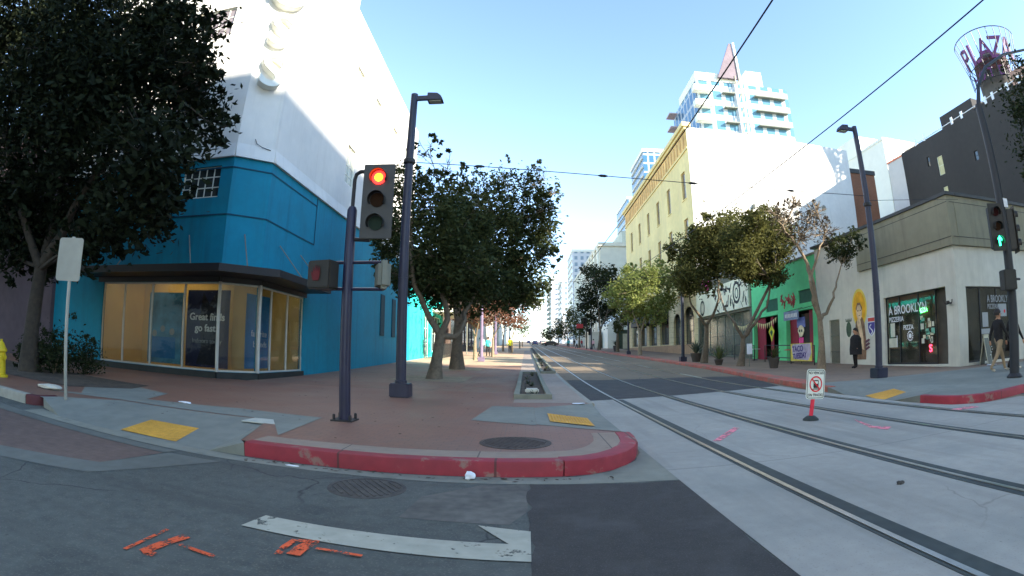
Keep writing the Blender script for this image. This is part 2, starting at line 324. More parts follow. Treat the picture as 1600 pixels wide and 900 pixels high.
def dup(root, loc, label, rz=0, scale=1):
    r = root.copy(); COL.objects.link(r); r.location = loc; r.rotation_euler = (0, 0, rz); r.scale = (scale,)*3
    if label: r['label'] = label
    for ch in list(root.children):
        c = ch.copy(); COL.objects.link(c); c.parent = r
        for g in list(ch.children):
            d = g.copy(); COL.objects.link(d); d.parent = c
    return r
def sheet(name, poly, dz, mat, kind='structure', label=None, cat=None, group=None, parent=None, zf=None):
    """flat ground sheet from an XY outline that follows the ground height"""
    bm = bmesh.new(); ys = [p[1] for p in poly]
    vs = [bm.verts.new((p[0], p[1], 0)) for p in poly]; bm.faces.new(vs)
    y = min(ys)
    cuts = [c for c in list(np.arange(8, 60, 2.0))+list(range(60, 700, 20)) if min(ys) < c < max(ys)]
    for c in cuts: bmesh.ops.bisect_plane(bm, geom=bm.verts[:]+bm.edges[:]+bm.faces[:], plane_co=(0, c, 0), plane_no=(0, 1, 0))
    for v in bm.verts: v.co.z = zg(v.co.y)+dz if zf is None else zf(v.co.x, v.co.y)
    bmesh.ops.triangulate(bm, faces=[f for f in bm.faces if len(f.verts) > 4])
    bmesh.ops.recalc_face_normals(bm, faces=bm.faces)
    for f in bm.faces:
        if f.normal.z < 0: f.normal_flip()
    me = bpy.data.meshes.new(name); bm.to_mesh(me); bm.free(); me.materials.append(mat)
    o = bpy.data.objects.new(name, me); COL.objects.link(o)
    if parent: o.parent = parent; me.transform(Matrix.Translation(-root_of(parent).location))
    return tag(o, label, cat, group, kind if not cat and not parent else None)
def text_mesh(txt, size, depth, align='CENTER', bold=0.0, shear=0, spacing=1.0):
    cu = bpy.data.curves.new('t', 'FONT'); cu.body = txt; cu.size = size; cu.extrude = depth; cu.align_x = align; cu.align_y = 'BOTTOM_BASELINE'
    cu.offset = bold; cu.shear = shear; cu.space_character = spacing; cu.resolution_u = 4
    o = bpy.data.objects.new('t', cu); COL.objects.link(o)
    dg = bpy.context.evaluated_depsgraph_get(); me = bpy.data.meshes.new_from_object(o.evaluated_get(dg))
    bpy.data.objects.remove(o); bpy.data.curves.remove(cu); return me
def text(name, txt, O, U, V, size, depth, mat, parent=None, label=None, cat=None, align='CENTER', bold=0.0, shear=0, spacing=1.0, sx=1.0, group=None):
    """lettering standing on point O, running along U, upright along V"""
    me = text_mesh(txt, size, depth, align, bold, shear, spacing)
    U = Vector(U).normalized(); V = Vector(V).normalized(); N = U.cross(V); O = Vector(O)
    if parent: O = O-root_of(parent).location
    me.transform(Matrix([[U.x*sx, V.x, N.x, O.x], [U.y*sx, V.y, N.y, O.y], [U.z*sx, V.z, N.z, O.z], [0, 0, 0, 1]]))
    me.materials.clear(); me.materials.append(mat)
    o = bpy.data.objects.new(name, me); COL.objects.link(o)
    if parent: o.parent = parent
    return tag(o, label, cat, group)
class Fr:
    """a wall's frame: u runs along the wall, v is world z, w sticks out of it"""
    def __init__(s, O, U, N): s.O = Vector(O); s.U = Vector(U).normalized(); s.N = Vector(N).normalized()
    def p(s, u, v, w=0): return s.O+s.U*u+s.N*w+Vector((0, 0, v))
    def wall(s, mb, u0, u1, v0, v1, holes=(), d=.15, mi=0):
        us = sorted({u0, u1, *[h[0] for h in holes], *[h[1] for h in holes]}); vs = sorted({v0, v1, *[h[2] for h in holes], *[h[3] for h in holes]})
        us = [u for u in us if u0 <= u <= u1]; vs = [v for v in vs if v0 <= v <= v1]
        for a, b in zip(us, us[1:]):
            for c, e in zip(vs, vs[1:]):
                m, q = (a+b)/2, (c+e)/2
                if any(h[0] < m < h[1] and h[2] < q < h[3] for h in holes): continue
                mb.quad(s.p(a, c), s.p(b, c), s.p(b, e), s.p(a, e), mi)
        for h in holes:
            a, b, c, e = h[:4]
            mb.quad(s.p(a, c), s.p(a, e), s.p(a, e, -d), s.p(a, c, -d), mi); mb.quad(s.p(b, c), s.p(b, e), s.p(b, e, -d), s.p(b, c, -d), mi)
            mb.quad(s.p(a, c), s.p(b, c), s.p(b, c, -d), s.p(a, c, -d), mi); mb.quad(s.p(a, e), s.p(b, e), s.p(b, e, -d), s.p(a, e, -d), mi)
    def bx(s, mb, u0, u1, v0, v1, w0, w1, mi=0):
        mb.obox(s.p((u0+u1)/2, (v0+v1)/2, (w0+w1)/2), abs(u1-u0)/2, abs(v1-v0)/2, abs(w1-w0)/2, s.U, Vector((0, 0, 1)), s.N, mi)
    def window(s, parent, u0, u1, v0, v1, cols, rows, fm, gm, w=-.12, t=.05, bar=.03, sill=None):
        mb = MB(); e = .002
        for a, b, c, d in ((u0+e, u0+t, v0+e, v1-e), (u1-t, u1-e, v0+e, v1-e), (u0+t, u1-t, v0+e, v0+t), (u0+t, u1-t, v1-t, v1-e)): s.bx(mb, a, b, c, d, w, w+.05)
        for k in range(1, cols): x = u0+(u1-u0)*k/cols; s.bx(mb, x-bar/2, x+bar/2, v0+t, v1-t, w+.005, w+.045)
        for k in range(1, rows): y = v0+(v1-v0)*k/rows; s.bx(mb, u0+t, u1-t, y-bar/2, y+bar/2, w+.008, w+.04)
        o = mb.build('window', fm, parent)
        g = MB(); s.bx(g, u0+t*.5, u1-t*.5, v0+t*.5, v1-t*.5, w+.012, w+.022); g.build('pane', gm, o)
        if sill:
            q = MB(); s.bx(q, u0-.08, u1+.08, v0-.09, v0-.003, -.10, .07); q.build('sill', sill, o)
        return o
# ================================================================== ground
KR = [(6.8, 7.4), (8, 7.42), (13, 7.75), (16.5, 8.3), (20, 8.8), (26, 9.4), (34, 9.6), (60, 9.7), (100, 9.8), (400, 9.8)]
def kr(Y): return float(np.interp(Y, [k[0] for k in KR], [k[1] for k in KR]))
gy = [-300, -60, -20, 0, 5, 8, 11, 13, 15, 17, 19, 22, 25, 30, 40, 60, 100, 200, 500, 1500]
m = MB()
for a, b in zip(gy, gy[1:]): m.quad((-1500, a, zg(a)-.05), (1500, a, zg(a)-.05), (1500, b, zg(b)-.05), (-1500, b, zg(b)-.05))
m.build('ground', asphalt_street, kind='structure')
sheet('cross_street', [(-90, -7), (120, -7), (120, 6.9), (9.5, 6.9), (9.5, 5.0), (-90, 5.6)], 0, asphalt)
sheet('street', [(1.2, 5.0), (9.5, 5.0), (9.5, 24), (9.9, 34), (9.9, 420), (1.2, 420)], .001, asphalt_street)
sheet('track_slab', [(1.38, -6.9), (9.2, -6.9), (9.2, 6.55), (8.0, 6.62), (7.5, 7.0), (7.35, 8.2), (7.6, 13), (7.75, 14.6), (6.22, 14.02), (1.45, 12.11), (1.36, 11.0), (1.36, 4.4)], .006, slab)
gl = [(-6.9, 5.10), (-2.84, 4.64), (-1.96, 4.62), (-1.31, 4.60), (-.7, 4.61), (-.12, 4.62), (.47, 4.66), (.8, 4.84), (1.15, 5.3), (1.30, 5.75), (1.37, 6.5), (1.37, 4.40), (.44, 4.40), (-.67, 4.385), (-2.26, 4.45), (-3.2, 4.45), (-6.9, 4.72)]
sheet('road_edge_strip', gl, .004, gutter)
def ragged(poly, step=.12, amp=.012, seed=3):
    rr = random.Random(seed); out = []
    for a, b in zip(poly, poly[1:]+poly[:1]):
        n = max(1, int(math.dist(a, b)/step))
        for k in range(n): out.append((a[0]+(b[0]-a[0])*k/n+rr.gauss(0, amp), a[1]+(b[1]-a[1])*k/n+rr.gauss(0, amp)))
    return out
sheet('patched_road', ragged([(.03, 1.2), (1.36, 1.2), (1.36, 4.37), (.05, 4.37), (.02, 4.0), (.045, 3.7), (.02, 3.3), (.05, 2.9)]), .005, asphalt_new)
sheet('patched_road', [(1.5, 12.13), (6.22, 14.05), (7.8, 14.7), (8.3, 17), (8.75, 20), (7.79, 20.3), (6.2, 20.6), (3.2, 20.0), (1.55, 20.1), (1.52, 16)], .005, asphalt_new)
sheet('worn_road', [(-.85, 3.35), (-.1, 3.3), (.02, 3.6), (.03, 4.36), (-.35, 4.36), (-.8, 3.9)], .003, M('worn_asphalt', (.085, .085, .085), .85, .2, 12, .2, 2, world=True))
band_m = M('crossing_band', (.095, .105, .105), .85, .1, 6, .2, .6, world=True)  # band grey lowered to paint in the dim lens corner
sheet('brick_crossing_road', [(-9.5, 3.3), (-5.2, 2.95), (-3.75, 3.45), (-3.6, 4.25), (-7.1, 4.45), (-9.5, 4.6)], .003, brick_walk)
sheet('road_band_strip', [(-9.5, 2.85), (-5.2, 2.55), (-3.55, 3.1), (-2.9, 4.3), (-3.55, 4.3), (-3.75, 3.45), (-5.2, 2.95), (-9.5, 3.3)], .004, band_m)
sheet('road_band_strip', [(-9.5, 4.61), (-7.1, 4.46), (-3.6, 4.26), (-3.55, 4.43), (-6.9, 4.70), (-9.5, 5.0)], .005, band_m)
# painted arrow and survey marks
arrow = [(-1.745, 2.78), (-1.70, 3.04), (-1.2, 3.0), (-.6, 2.96), (-.09, 2.93), (-.3, 3.26), (.04, 3.16), (.04, 2.66), (-.5, 2.69), (-1.1, 2.73)]
sheet('road_arrow_marking', arrow, .008, white_paint)
def spray(pts, w, mat, dz):
    """one pass of a spray can along a polyline"""
    a = [(x, y) for x, y in offs(pts, w/2)]; b = offs(pts, -w/2); sheet('road_survey_marking', a+b[::-1], dz, mat)
def offs(path, d):
    out = []
    for i, p in enumerate(path):
        a = Vector(path[max(i-1, 0)]); b = Vector(path[min(i+1, len(path)-1)]); t = (b-a).normalized(); out.append((p[0]-t.y*d, p[1]+t.x*d))
    return out
ox, oy = at(195, 860, 2.03).x, 2.03
for k, (pts, w_) in enumerate((([(195, 860), (230, 844), (262, 829)], .03), ([(225, 864), (238, 858), (262, 849), (292, 840)], .075), ([(228, 861), (232, 867), (242, 869)], .06), ([(278, 852), (300, 860), (335, 872)], .035),
        ([(434, 869), (446, 856), (462, 846)], .045), ([(458, 870), (470, 860), (490, 849)], .085), ([(466, 848), (486, 849), (499, 850)], .05), ([(494, 860), (520, 864), (566, 872)], .03))):
    g_ = []
    for x_, y_ in pts:
        d_ = ray(x_, y_); t_ = (CAMH-.005)/-d_[2]; g_.append((float(d_[0]*t_), float(d_[1]*t_)))
    spray(g_, w_, orange_paint, .008+.0008*k)
for pl in ([(2.35, 6.2), (2.43, 6.15), (3.12, 7.1), (3.06, 7.2)], [(5.02, 6.82), (5.08, 6.88), (4.85, 6.1), (5.0, 5.85), (4.8, 5.7), (4.72, 6.0)], [(6.9, 6.3), (7.5, 6.25), (7.5, 6.5), (6.95, 6.5)]):
    sheet('road_survey_marking', pl, .011, pink_paint)
for k in range(14):
    y = 20+k*9; sheet('road_lane_marking', [(7.0, y), (7.1, y), (7.1, y+3), (7.0, y+3)], .009, white_paint)
# ---- left pavement
KL = [(-2.84, 4.69), (-1.96, 4.66), (-1.31, 4.63), (-.7, 4.64), (-.12, 4.65), (.35, 4.69), (.62, 4.76), (.85, 4.92), (1.03, 5.13), (1.16, 5.38), (1.26, 5.7), (1.30, 6.05), (1.31, 6.36)]
def offs(path, d):
    out = []
    for i, p in enumerate(path):
        a = Vector(path[max(i-1, 0)]); b = Vector(path[min(i+1, len(path)-1)]); t = (b-a).normalized(); out.append((p[0]-t.y*d, p[1]+t.x*d))
    return out
kin = offs(KL, .12)
pav = kin+[(1.22, 6.5), (.15, 7.2), (.15, 9.4), (1.3, 10.2), (1.3, 13.0), (-7.76, 13.0), (-60, 13.4), (-60, 5.6), (-7.4, 5.35), (-6.3, 6.35), (-3.45, 6.35), (-2.95, 4.80)]
sheet('pavement', pav, .14, walk_red)
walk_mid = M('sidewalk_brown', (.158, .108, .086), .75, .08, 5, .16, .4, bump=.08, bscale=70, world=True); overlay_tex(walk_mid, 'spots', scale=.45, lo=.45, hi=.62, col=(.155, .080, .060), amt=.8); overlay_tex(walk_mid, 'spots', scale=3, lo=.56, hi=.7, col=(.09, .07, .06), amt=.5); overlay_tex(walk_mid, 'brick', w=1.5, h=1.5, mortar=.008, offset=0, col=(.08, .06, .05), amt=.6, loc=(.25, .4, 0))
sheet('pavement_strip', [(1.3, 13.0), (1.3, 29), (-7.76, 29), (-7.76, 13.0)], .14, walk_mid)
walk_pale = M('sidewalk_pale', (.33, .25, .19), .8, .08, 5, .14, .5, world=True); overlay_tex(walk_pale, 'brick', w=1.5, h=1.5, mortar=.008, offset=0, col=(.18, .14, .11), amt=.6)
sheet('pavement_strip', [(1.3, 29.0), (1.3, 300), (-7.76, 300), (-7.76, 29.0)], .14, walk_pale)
sheet('kerb_side_strip', kin+offs(KL, .50)[::-1], .145, walk_pink)
sheet('concrete_pavement', [(-.8, 7.55), (.148, 7.1), (.148, 9.45), (-.62, 9.6)], .145, ramp_grey)
sheet('pavement_wear_strip', [(-.25, 10.3), (1.28, 10.3), (1.28, 70), (-.25, 70)], .144, M('worn_walk', (.215, .185, .175), .8, .1, 6, .15, .5, world=True))
sheet('concrete_pavement', [(-8.2, 6.0), (-6.35, 6.42), (-3.4, 6.42), (-2.75, 5.3), (-2.9, 7.0), (-4.4, 7.2), (-6.2, 6.9)], .145, ramp_grey)
sheet('concrete_path', [(-7.4, 6.4), (-6.2, 6.9), (-6.6, 8.0), (-8.3, 8.6), (-8.4, 7.4)], .144, ramp_grey)
def ramp(name, q, mat):
    m = MB()
    for a in q: m.add(a, [tuple(range(len(a)))])
    return m.build(name, mat, kind='structure')
z1, z0 = .142+zg(6), .012
ramp('sloped_pavement', [[(-6.3, 6.37, z1), (-3.42, 6.37, z1), (-3.3, 4.70, z0), (-6.2, 4.9, z0)], [(-3.42, 6.37, z1), (-2.95, 4.80, z1), (-2.845, 4.69, z1), (-3.3, 4.70, z0)], [(-2.845, 4.69, z1), (-3.3, 4.70, z0), (-3.3, 4.70, -.02), (-2.845, 4.69, -.02)], [(-6.3, 6.37, z1), (-6.2, 4.9, z0), (-7.05, 5.25, z1), (-7.4, 5.35, z1)], [(-6.2, 4.9, z0), (-7.05, 5.25, z1), (-7.05, 5.25, -.02), (-6.2, 4.9, -.02)]], ramp_grey)
z1 = .143+zg(8.4)
ramp('sloped_pavement', [[(.15, 7.2, z1), (.15, 9.4, z1), (1.375, 9.4, .018), (1.375, 7.2, .018)], [(.15, 7.2, z1), (1.375, 7.2, .018), (1.31, 6.36, z1)], [(.15, 9.4, z1), (1.3, 10.2, z1), (1.375, 9.4, .018)]], ramp_grey)
def kerb(name, path, w, h, mat, side=1, r=.025):
    """extruded kerb with rounded top edges; path is its street face at road level"""
    pr = [(0, -.06), (0, h-r), (r*.3, h-r*.3), (r, h), (w-.005, h), (w, h-.01), (w, -.06)]
    m = MB(); n = len(pr); vs = []
    for i, p in enumerate(path):
        a = Vector(path[max(i-1, 0)]); b = Vector(path[min(i+1, len(path)-1)]); t = (b-a).normalized(); nx, ny = -t.y*side, t.x*side
        for d, z in pr: vs.append((p[0]+nx*d, p[1]+ny*d, zg(p[1])+z))
    fs = [(i*n+k, i*n+k+1, (i+1)*n+k+1, (i+1)*n+k) for i in range(len(path)-1) for k in range(n-1)]
    fs += [tuple(range(n)), tuple((len(path)-1)*n+k for k in range(n))]
    m.add(vs, fs); return m.build(name, mat, kind='structure', smooth=True)
KL1 = KL[:6]; KL2 = [(KL[5][0]+.012, KL[5][1]+.001)]+KL[6:]
kerb('red_kerb', KL1, .16, .152, red_paint); kerb('red_kerb', KL2, .20, .152, red_paint)
kerb('kerb', [(1.36, y) for y in (10.2, 12, 14, 16, 18, 20, 24, 30, 40, 60, 100, 200, 300)], .14, .145, kerb_grey)
kerb('kerb', [(-60, 6.1), (-12, 5.5), (-7.5, 5.18)], .15, .15, kerb_grey)
kerb('red_kerb', [(-7.48, 5.18), (-7.3, 5.2), (-7.18, 5.34), (-7.1, 5.6)], .15, .15, M('dark_red_kerb', (.07, .02, .025), .7, .1, 6, world=True))
# ---- right pavement
rk = [(-y, y) for y in ()]
ys = [12.2, 13, 16.5, 20, 26, 34, 60, 100, 200, 300]
KRt = [(60, 7.0), (12, 6.95), (9.98, 6.88), (8.9, 6.70), (8.3, 6.66), (7.9, 6.76), (7.62, 6.95), (7.46, 7.3), (7.42, 7.8)]
sheet('pavement', offs(KRt, -.1)+[(7.6, 7.8), (8.7, 8.6), (8.7, 10.6), (7.9, 11.6), (7.66, 11.6)]+[(kr(y)+.05, y) for y in (12.2, 13)]+[(15.9, 13.0), (60, 13.0), (60, 7.1)], .14, ramp_grey)
sheet('pavement_strip', [(kr(y)+.1, y) for y in ys[1:]]+[(15.91, 300), (15.91, 13.0)], .14, walk_right)
sheet('pavement', [(15.9, 13.0), (60, 13.0), (60, 14.4), (15.9, 14.4)], .14, walk_right)
sheet('kerb_side_strip', [(kr(y)+.1, y) for y in ys[1:-2]]+[(kr(y)+.75, y) for y in ys[1:-2]][::-1], .144, salmon_paint)
z1 = .142+zg(9.5)
ramp('sloped_pavement', [[(8.7, 8.6, z1), (8.7, 10.6, z1), (7.5, 10.6, .016), (7.40, 8.6, .016)], [(8.7, 8.6, z1), (7.40, 8.6, .016), (7.42, 7.8, z1), (7.6, 7.8, z1)], [(7.42, 7.8, z1), (7.40, 8.6, .016), (7.41, 8.6, -.03), (7.42, 7.8, -.03)], [(7.63, 11.6, z1), (7.5, 10.6, .016), (7.5, 10.6, -.03), (7.63, 11.6, -.03)], [(8.7, 10.6, z1), (7.9, 11.6, z1), (7.63, 11.6, z1), (7.5, 10.6, .016)]], ramp_grey)
kerb('red_kerb', KRt, .16, .152, red_paint, side=-1)
kerb('red_kerb', [(kr(y), y) for y in [11.5]+ys], .16, .15, salmon_paint, side=-1)
def pad(label, poly, zf):
    o = sheet('tactile_pad', poly, 0, yellow_pad, label=label, cat='tactile pad', group='yellow tactile pads on the kerb ramps', zf=zf)
    xs = [p[0] for p in poly]; yy = [p[1] for p in poly]; c = (sum(xs)/4, sum(yy)/4)
    m = MB(); A, B, C, D = [Vector(p) for p in poly]
    for i in range(1, 14):
        for j in range(1, 14):
            p = (A*(1-i/14)+B*(i/14))*(1-j/14)+(D*(1-i/14)+C*(i/14))*(j/14)
            z = zf(p.x, p.y); m.lathe([(.016, 0), (.010, .006)], (p.x, p.y, z-.001), 6)
    m.build('truncated_domes', yellow_pad, o, kind='stuff')
pad('large yellow pad set in the grey ramp in front of the blue store', [(-4.90, 5.55), (-4.84, 4.86), (-3.86, 4.80), (-4.02, 5.50)], lambda x, y: .012+.006+(.13)*(y-4.75)/1.6)
pad('small yellow pad on the ramp beside the rails and the long planter', [(.36, 8.66), (.36, 7.62), (1.02, 7.58), (1.02, 8.54)], lambda x, y: .151+zg(8)-(.128)*(x-.15)/1.22+.002)
pad('yellow pad on the ramp across the tracks by the pizzeria corner', [(7.55, 9.85), (7.3, 8.9), (8.2, 9.1), (8.45, 9.85)], lambda x, y: .022+(.128)*(x-7.45)/1.24+.002)
# ---- rails
def rail(X, label, y1=13.5, w=(-.14, .2)):
    r = thing('tram_rail', label, 'rail', (X, 5, 0), 'tram rails set in the street')
    ysr = [-12, 0, 5, 8, 11, 13, 15, 17, 19, 22, 26, 32, 40, 60, 100, 200, 330]
    def strip(a, b, z0, z1, ya, yb, name, mat):
        m = MB(); yy = [y for y in ysr if ya <= y <= yb]
        if yy[-1] < yb: yy.append(yb)
        for c, d in zip(yy, yy[1:]):
            m.add([(x, y, zg(y)+z) for x in (a, b) for y in (c, d) for z in (z0, z1)], [(0, 1, 3, 2), (4, 6, 7, 5), (0, 4, 5, 1), (2, 3, 7, 6), (0, 2, 6, 4), (1, 5, 7, 3)])
        return m.build(name, mat, r)
    strip(X+w[0], X-.026, .0, .010, -12, y1, 'rubber_strip', rubber)
    strip(X+.026, X+w[1], .0, .010, -12, y1, 'rubber_strip', rubber)
    strip(X-.025, X+.025, .0, .016, -12, 330, 'rail_head', steel)
    strip(X+.027, X+.085, .0, .008, y1+.01, 330, 'flangeway', rubber)
rail(2.15, 'steel rail nearest the pavement with a wide dark rubber strip', 12.3, (-.06, .18))
rail(3.60, 'second steel rail from the pavement, bright line between two dark strips', 12.9, (-.11, .15))
rail(5.47, 'third steel rail, passing behind the base of the red post', 13.6, (-.09, .14))
rail(6.92, 'farthest steel rail, closest to the pizzeria corner', 14.1, (-.09, .13))
# ---- covers and grates
def cover(label, c, r, z, mat, group=None):
    t = thing('manhole_cover', label, 'manhole cover', (*c, z), 'round iron manhole covers')
    MB().lathe([(r, -.02), (r, .004), (r*.9, .006), (r*.9, .001)], (*c, z), 36).build('rim', mat, t)
    m = MB().lathe([(r*.885, -.02), (r*.885, .004)], (*c, z), 36)
    k = -r*.75
    while k < r*.76:
        h = math.sqrt((r*.82)**2-k*k); m.obox((c[0]+k*.8, c[1]+k*.6, z+.006), h, .012, .003, X=(-.6, .8, 0), Y=(.8, .6, 0)); k += .055
    m.build('lid', mat, t)
cover('round iron cover in the red brick pavement near the curved kerb', (-.11, 5.70), .40, .15, iron)
cover('worn round iron cover in the asphalt below the red kerb', (-1.29, 4.04), .33, .006, M('iron_worn', (.05, .048, .048), .8, .25, 16, .2, 3, bump=.2))
t = MB().box(-3.70, -3.18, 6.05, 6.6, .14, .152).build('utility_lid', M('utility_lid', (.33, .35, .35), .8, .1, 8)); tag(t, 'pale concrete utility box lid set in the red pavement beside the grey ramp', 'utility lid')

# ================================================================== LEFT: blue and white store
B = thing('store_building', 'white and blue corner store with a lit glass shopfront and black canopy', 'building', (-8, 13, 0))
W = Fr((-8.67, 12.75, 0), (-1, 0, 0), (0, -1, 0)); dv = Vector((.92, .85, 0)); CH = Fr((-8.67, 12.75, 0), dv, (dv.y, -dv.x, 0)); cl = dv.length
S = Fr((-7.75, 13.6, 0), (0, 1, 0), (1, 0, 0))
ww = [(.04, 5.07, .35, 2.9)]; wb = [(.45, 1.95, 5.45, 6.45)]
wu = [(1.3, 3.0, 11.4, 12.6), (1.72, 3.3, 8.15, 9.5), (4.4, 6.0, 11.4, 12.6), (4.4, 6.0, 8.15, 9.5)]
m = MB(); W.wall(m, 0, 7.9, -.3, 6.70, ww+wb, .14); CH.wall(m, 0, cl, -.3, 6.70, [(.03, cl-.03, .35, 2.9)], .1)
S.wall(m, 0, 20, -.3, 6.70, [(.03, 3.2, .35, 2.9)], .14); m.build('blue_wall', blue_wall, B)
sw = [(u, u+1.15, v, v+1.75) for u in (6.4, 9.6, 13.4, 16.6) for v in (8.25, 12.3)]
m = MB(); W.wall(m, 0, 7.9, 6.70, 19, wu, .16); CH.wall(m, 0, cl, 6.70, 19); S.wall(m, 0, 5.3, 6.70, 19); S.wall(m, 5.3, 20, 6.70, 16.6, sw, .16)
m.quad(S.p(5.3, 16.6), S.p(5.3, 19), S.p(5.3, 19, -8), S.p(5.3, 16.6, -8)); m.quad((-7.75, 33.6, -.3), (-16.57, 33.6, -.3), (-16.57, 33.6, 16.6), (-7.75, 33.6, 16.6))
m.build('white_wall', white_wall, B)
m = MB(); m.add([(-7.76, 18.9, 16.3), (-7.76, 33.6, 16.3), (-16.57, 33.6, 16.3), (-16.57, 18.9, 16.3)], [(0, 1, 2, 3)]); m.add([(-8.67, 12.76, 18.7), (-7.76, 13.6, 18.7), (-7.76, 18.9, 18.7), (-16.57, 18.9, 18.7), (-16.57, 12.76, 18.7)], [(0, 1, 2, 3, 4)]); m.build('roof', pizz_dark, B)
m = MB()   # ledge between blue and white
for F, a, b in ((W, .0, 7.9), (CH, 0, cl), (S, 0, 20)):
    m.add([F.p(a, 6.69, .002), F.p(a, 6.69, .10), F.p(a, 7.15, .002), F.p(b, 6.69, .002), F.p(b, 6.69, .10), F.p(b, 7.15, .002)], [(0, 1, 2), (3, 4, 5), (0, 1, 4, 3), (1, 2, 5, 4), (0, 2, 5, 3)])
m.build('ledge', white_wall, B)
m = MB(); gd = M('groove_blue', (.006, .05, .10), .8, .1, 4)
for v in (6.34, 4.88):
    W.bx(m, 0, 7.9, v, v+.04, .001, .02); CH.bx(m, 0, cl, v, v+.04, .001, .02); S.bx(m, 0, 3.75, v, v+.04, .001, .02)
S.bx(m, 3.72, 3.76, 4.93, 6.66, .001, .02); m.build('groove_lines', gd, B)
for u0 in (12.95, 15.35):
    m = MB(); S.bx(m, u0, u0+.75, 1.95, 4.15, .002, .05); m.build('wall_slot', M('slot_blue', (.008, .045, .075), .8, .1, 4), B)
m = MB(); W.bx(m, 0, 7.9, .1, .345, .002, .05); CH.bx(m, 0, cl, .1, .345, .002, .05); S.bx(m, 0, 3.25, .1, .345, .002, .05); m.build('plinth', dark_plinth, B)
m = MB(); W.bx(m, -.0, 5.3, 2.9, 3.24, .002, .06); CH.bx(m, 0, cl, 2.9, 3.24, .002, .06); S.bx(m, 0, 3.3, 2.9, 3.24, .002, .06); m.build('fascia', black_metal, B)
poly = [(-14.4, 12.74), (-14.4, 11.7), (-8.05, 11.7), (-6.78, 12.95), (-6.78, 16.95), (-7.74, 16.95), (-7.74, 13.61), (-8.67, 12.74)]
cn = MB().prism([(x, y, 3.06) for x, y in poly], (0, 0, .21)).build('canopy', black_metal, B)
for a, b in (((-12.3, 12.72, 4.25), (-12.3, 11.9, 3.27)), ((-10.0, 12.72, 4.3), (-9.2, 11.9, 3.27)), ((-8.2, 13.15, 4.35), (-7.6, 12.5, 3.27)), ((-7.72, 14.6, 4.3), (-6.95, 14.9, 3.27)), ((-7.72, 16.2, 4.3), (-6.95, 16.6, 3.27))):
    MB().tube([a, b], .018, 6).build('canopy_rod', signal_grey, B)
W.window(B, .45, 1.95, 5.45, 6.45, 5, 3, frame_white, glass_dark, sill=None)
for u0, u1, v0, v1 in wu: W.window(B, u0, u1, v0, v1, 5, 3, frame_white, M('grey_office_glass', (.16, .15, .19), .2, .1, 2))  # one mid grey pane colour for these windows
for u0, u1, v0, v1 in sw: S.window(B, u0, u1, v0, v1, 2, 4, frame_white, glass_pale, bar=.05)
def shop(F, edges, v0, v1, w, matf, name='shop_window'):
    for a, b in zip(edges, edges[1:]):
        m = MB(); t = .028; F.bx(m, a+.003, a+t, v0+.003, v1-.003, w, w+.06); F.bx(m, b-t, b-.003, v0+.003, v1-.003, w, w+.06); F.bx(m, a+t, b-t, v0+.003, v0+.05, w, w+.06); F.bx(m, a+t, b-t, v1-.05, v1-.003, w, w+.06)
        o = m.build(name, matf, B if name == 'shop_window' else PZ)
        g = MB(); F.bx(g, a+.02, b-.02, v0+.03, v1-.03, w+.025, w+.033); g.build('pane', glass_store, o)
shop(W, [.04, 1.35, 2.71, 3.99, 5.07], .35, 2.9, -.10, alu)
shop(CH, [.03, cl-.03], .35, 2.9, -.07, alu)
shop(S, [.03, .85, 2.0, 3.2], .35, 2.9, -.10, alu)
for p_ in (W.p(0, 0), CH.p(cl, 0)):
    MB().tube([(p_.x+.03, p_.y-.03, .345), (p_.x+.03, p_.y-.03, 2.905)], .05, 8).build('corner_post', alu, B)
m = MB()   # display space behind the glass
fl = [(-13.75, 12.92), (-8.72, 12.92), (-7.92, 13.68), (-7.92, 16.78), (-9.6, 16.78), (-9.6, 15.0), (-13.75, 15.0)]
m.add([(x, y, .33) for x, y in fl], [tuple(range(7))]); m.add([(x, y, 3.3) for x, y in fl], [tuple(range(7))])
for a, b in ((3, 4), (4, 5), (5, 6), (6, 0)): m.quad((*fl[a], .33), (*fl[b], .33), (*fl[b], 3.3), (*fl[a], 3.3))
m.build('display_room', interior, B)
lamp_e = M('display_lamp', (1, .8, .45), .5, 0, 1, emit=(1, .80, .48), estr=1.25)
for p in ((-13.5, 12.94, -8.9, 13.02), (-8.0, 13.9, -7.94, 16.6), (-12.9, 14.2, -10.4, 14.4)):
    MB().box(p[0], p[2], p[1], p[3], 3.2, 3.26).build('ceiling_lamp', lamp_e, B)
# posters hanging inside
def poster(label, P, U, w, z0, z1, mat, th=.03):
    U = Vector(U).normalized(); N = U.cross(Vector((0, 0, 1))); P = Vector(P)
    t = thing('window_poster', label, 'poster', (P.x, P.y, z0), 'posters inside the shopfront')
    m = MB(); m.obox(P+U*w/2+Vector((0, 0, (z0+z1)/2-P.z)), w/2, th/2, (z1-z0)/2, U, N); m.build('panel', mat, t); return t, P, U, N
t, P, U, N = poster('pale blue poster with figures at the left end of the shopfront', (-11.75, 13.12, .0), (1, 0, 0), 1.42, .45, 2.62, paleblue)
m = MB(); m.box(-11.55, -10.55, 13.095, 13.10, .6, 1.25); m.build('blue_band', bluep, t)
for k, (x, z, s) in enumerate(((-11.45, 1.35, .3), (-11.1, 1.5, .28), (-10.7, 1.42, .3))):
    MB().disc((x, 13.098, z), s*.35, (0, -1, 0), .004, 12).build('printed_shape', textgrey, t)
t, P, U, N = poster('dark navy poster reading Great finds go fast', (-10.22, 13.25, 0), (1, 0, 0), 1.62, .42, 2.72, navy)
text('lettering', 'Great finds', (-9.42, 13.228, 1.82), (1, 0, 0), (0, 0, 1), .30, .003, textwhite, t, bold=.006)
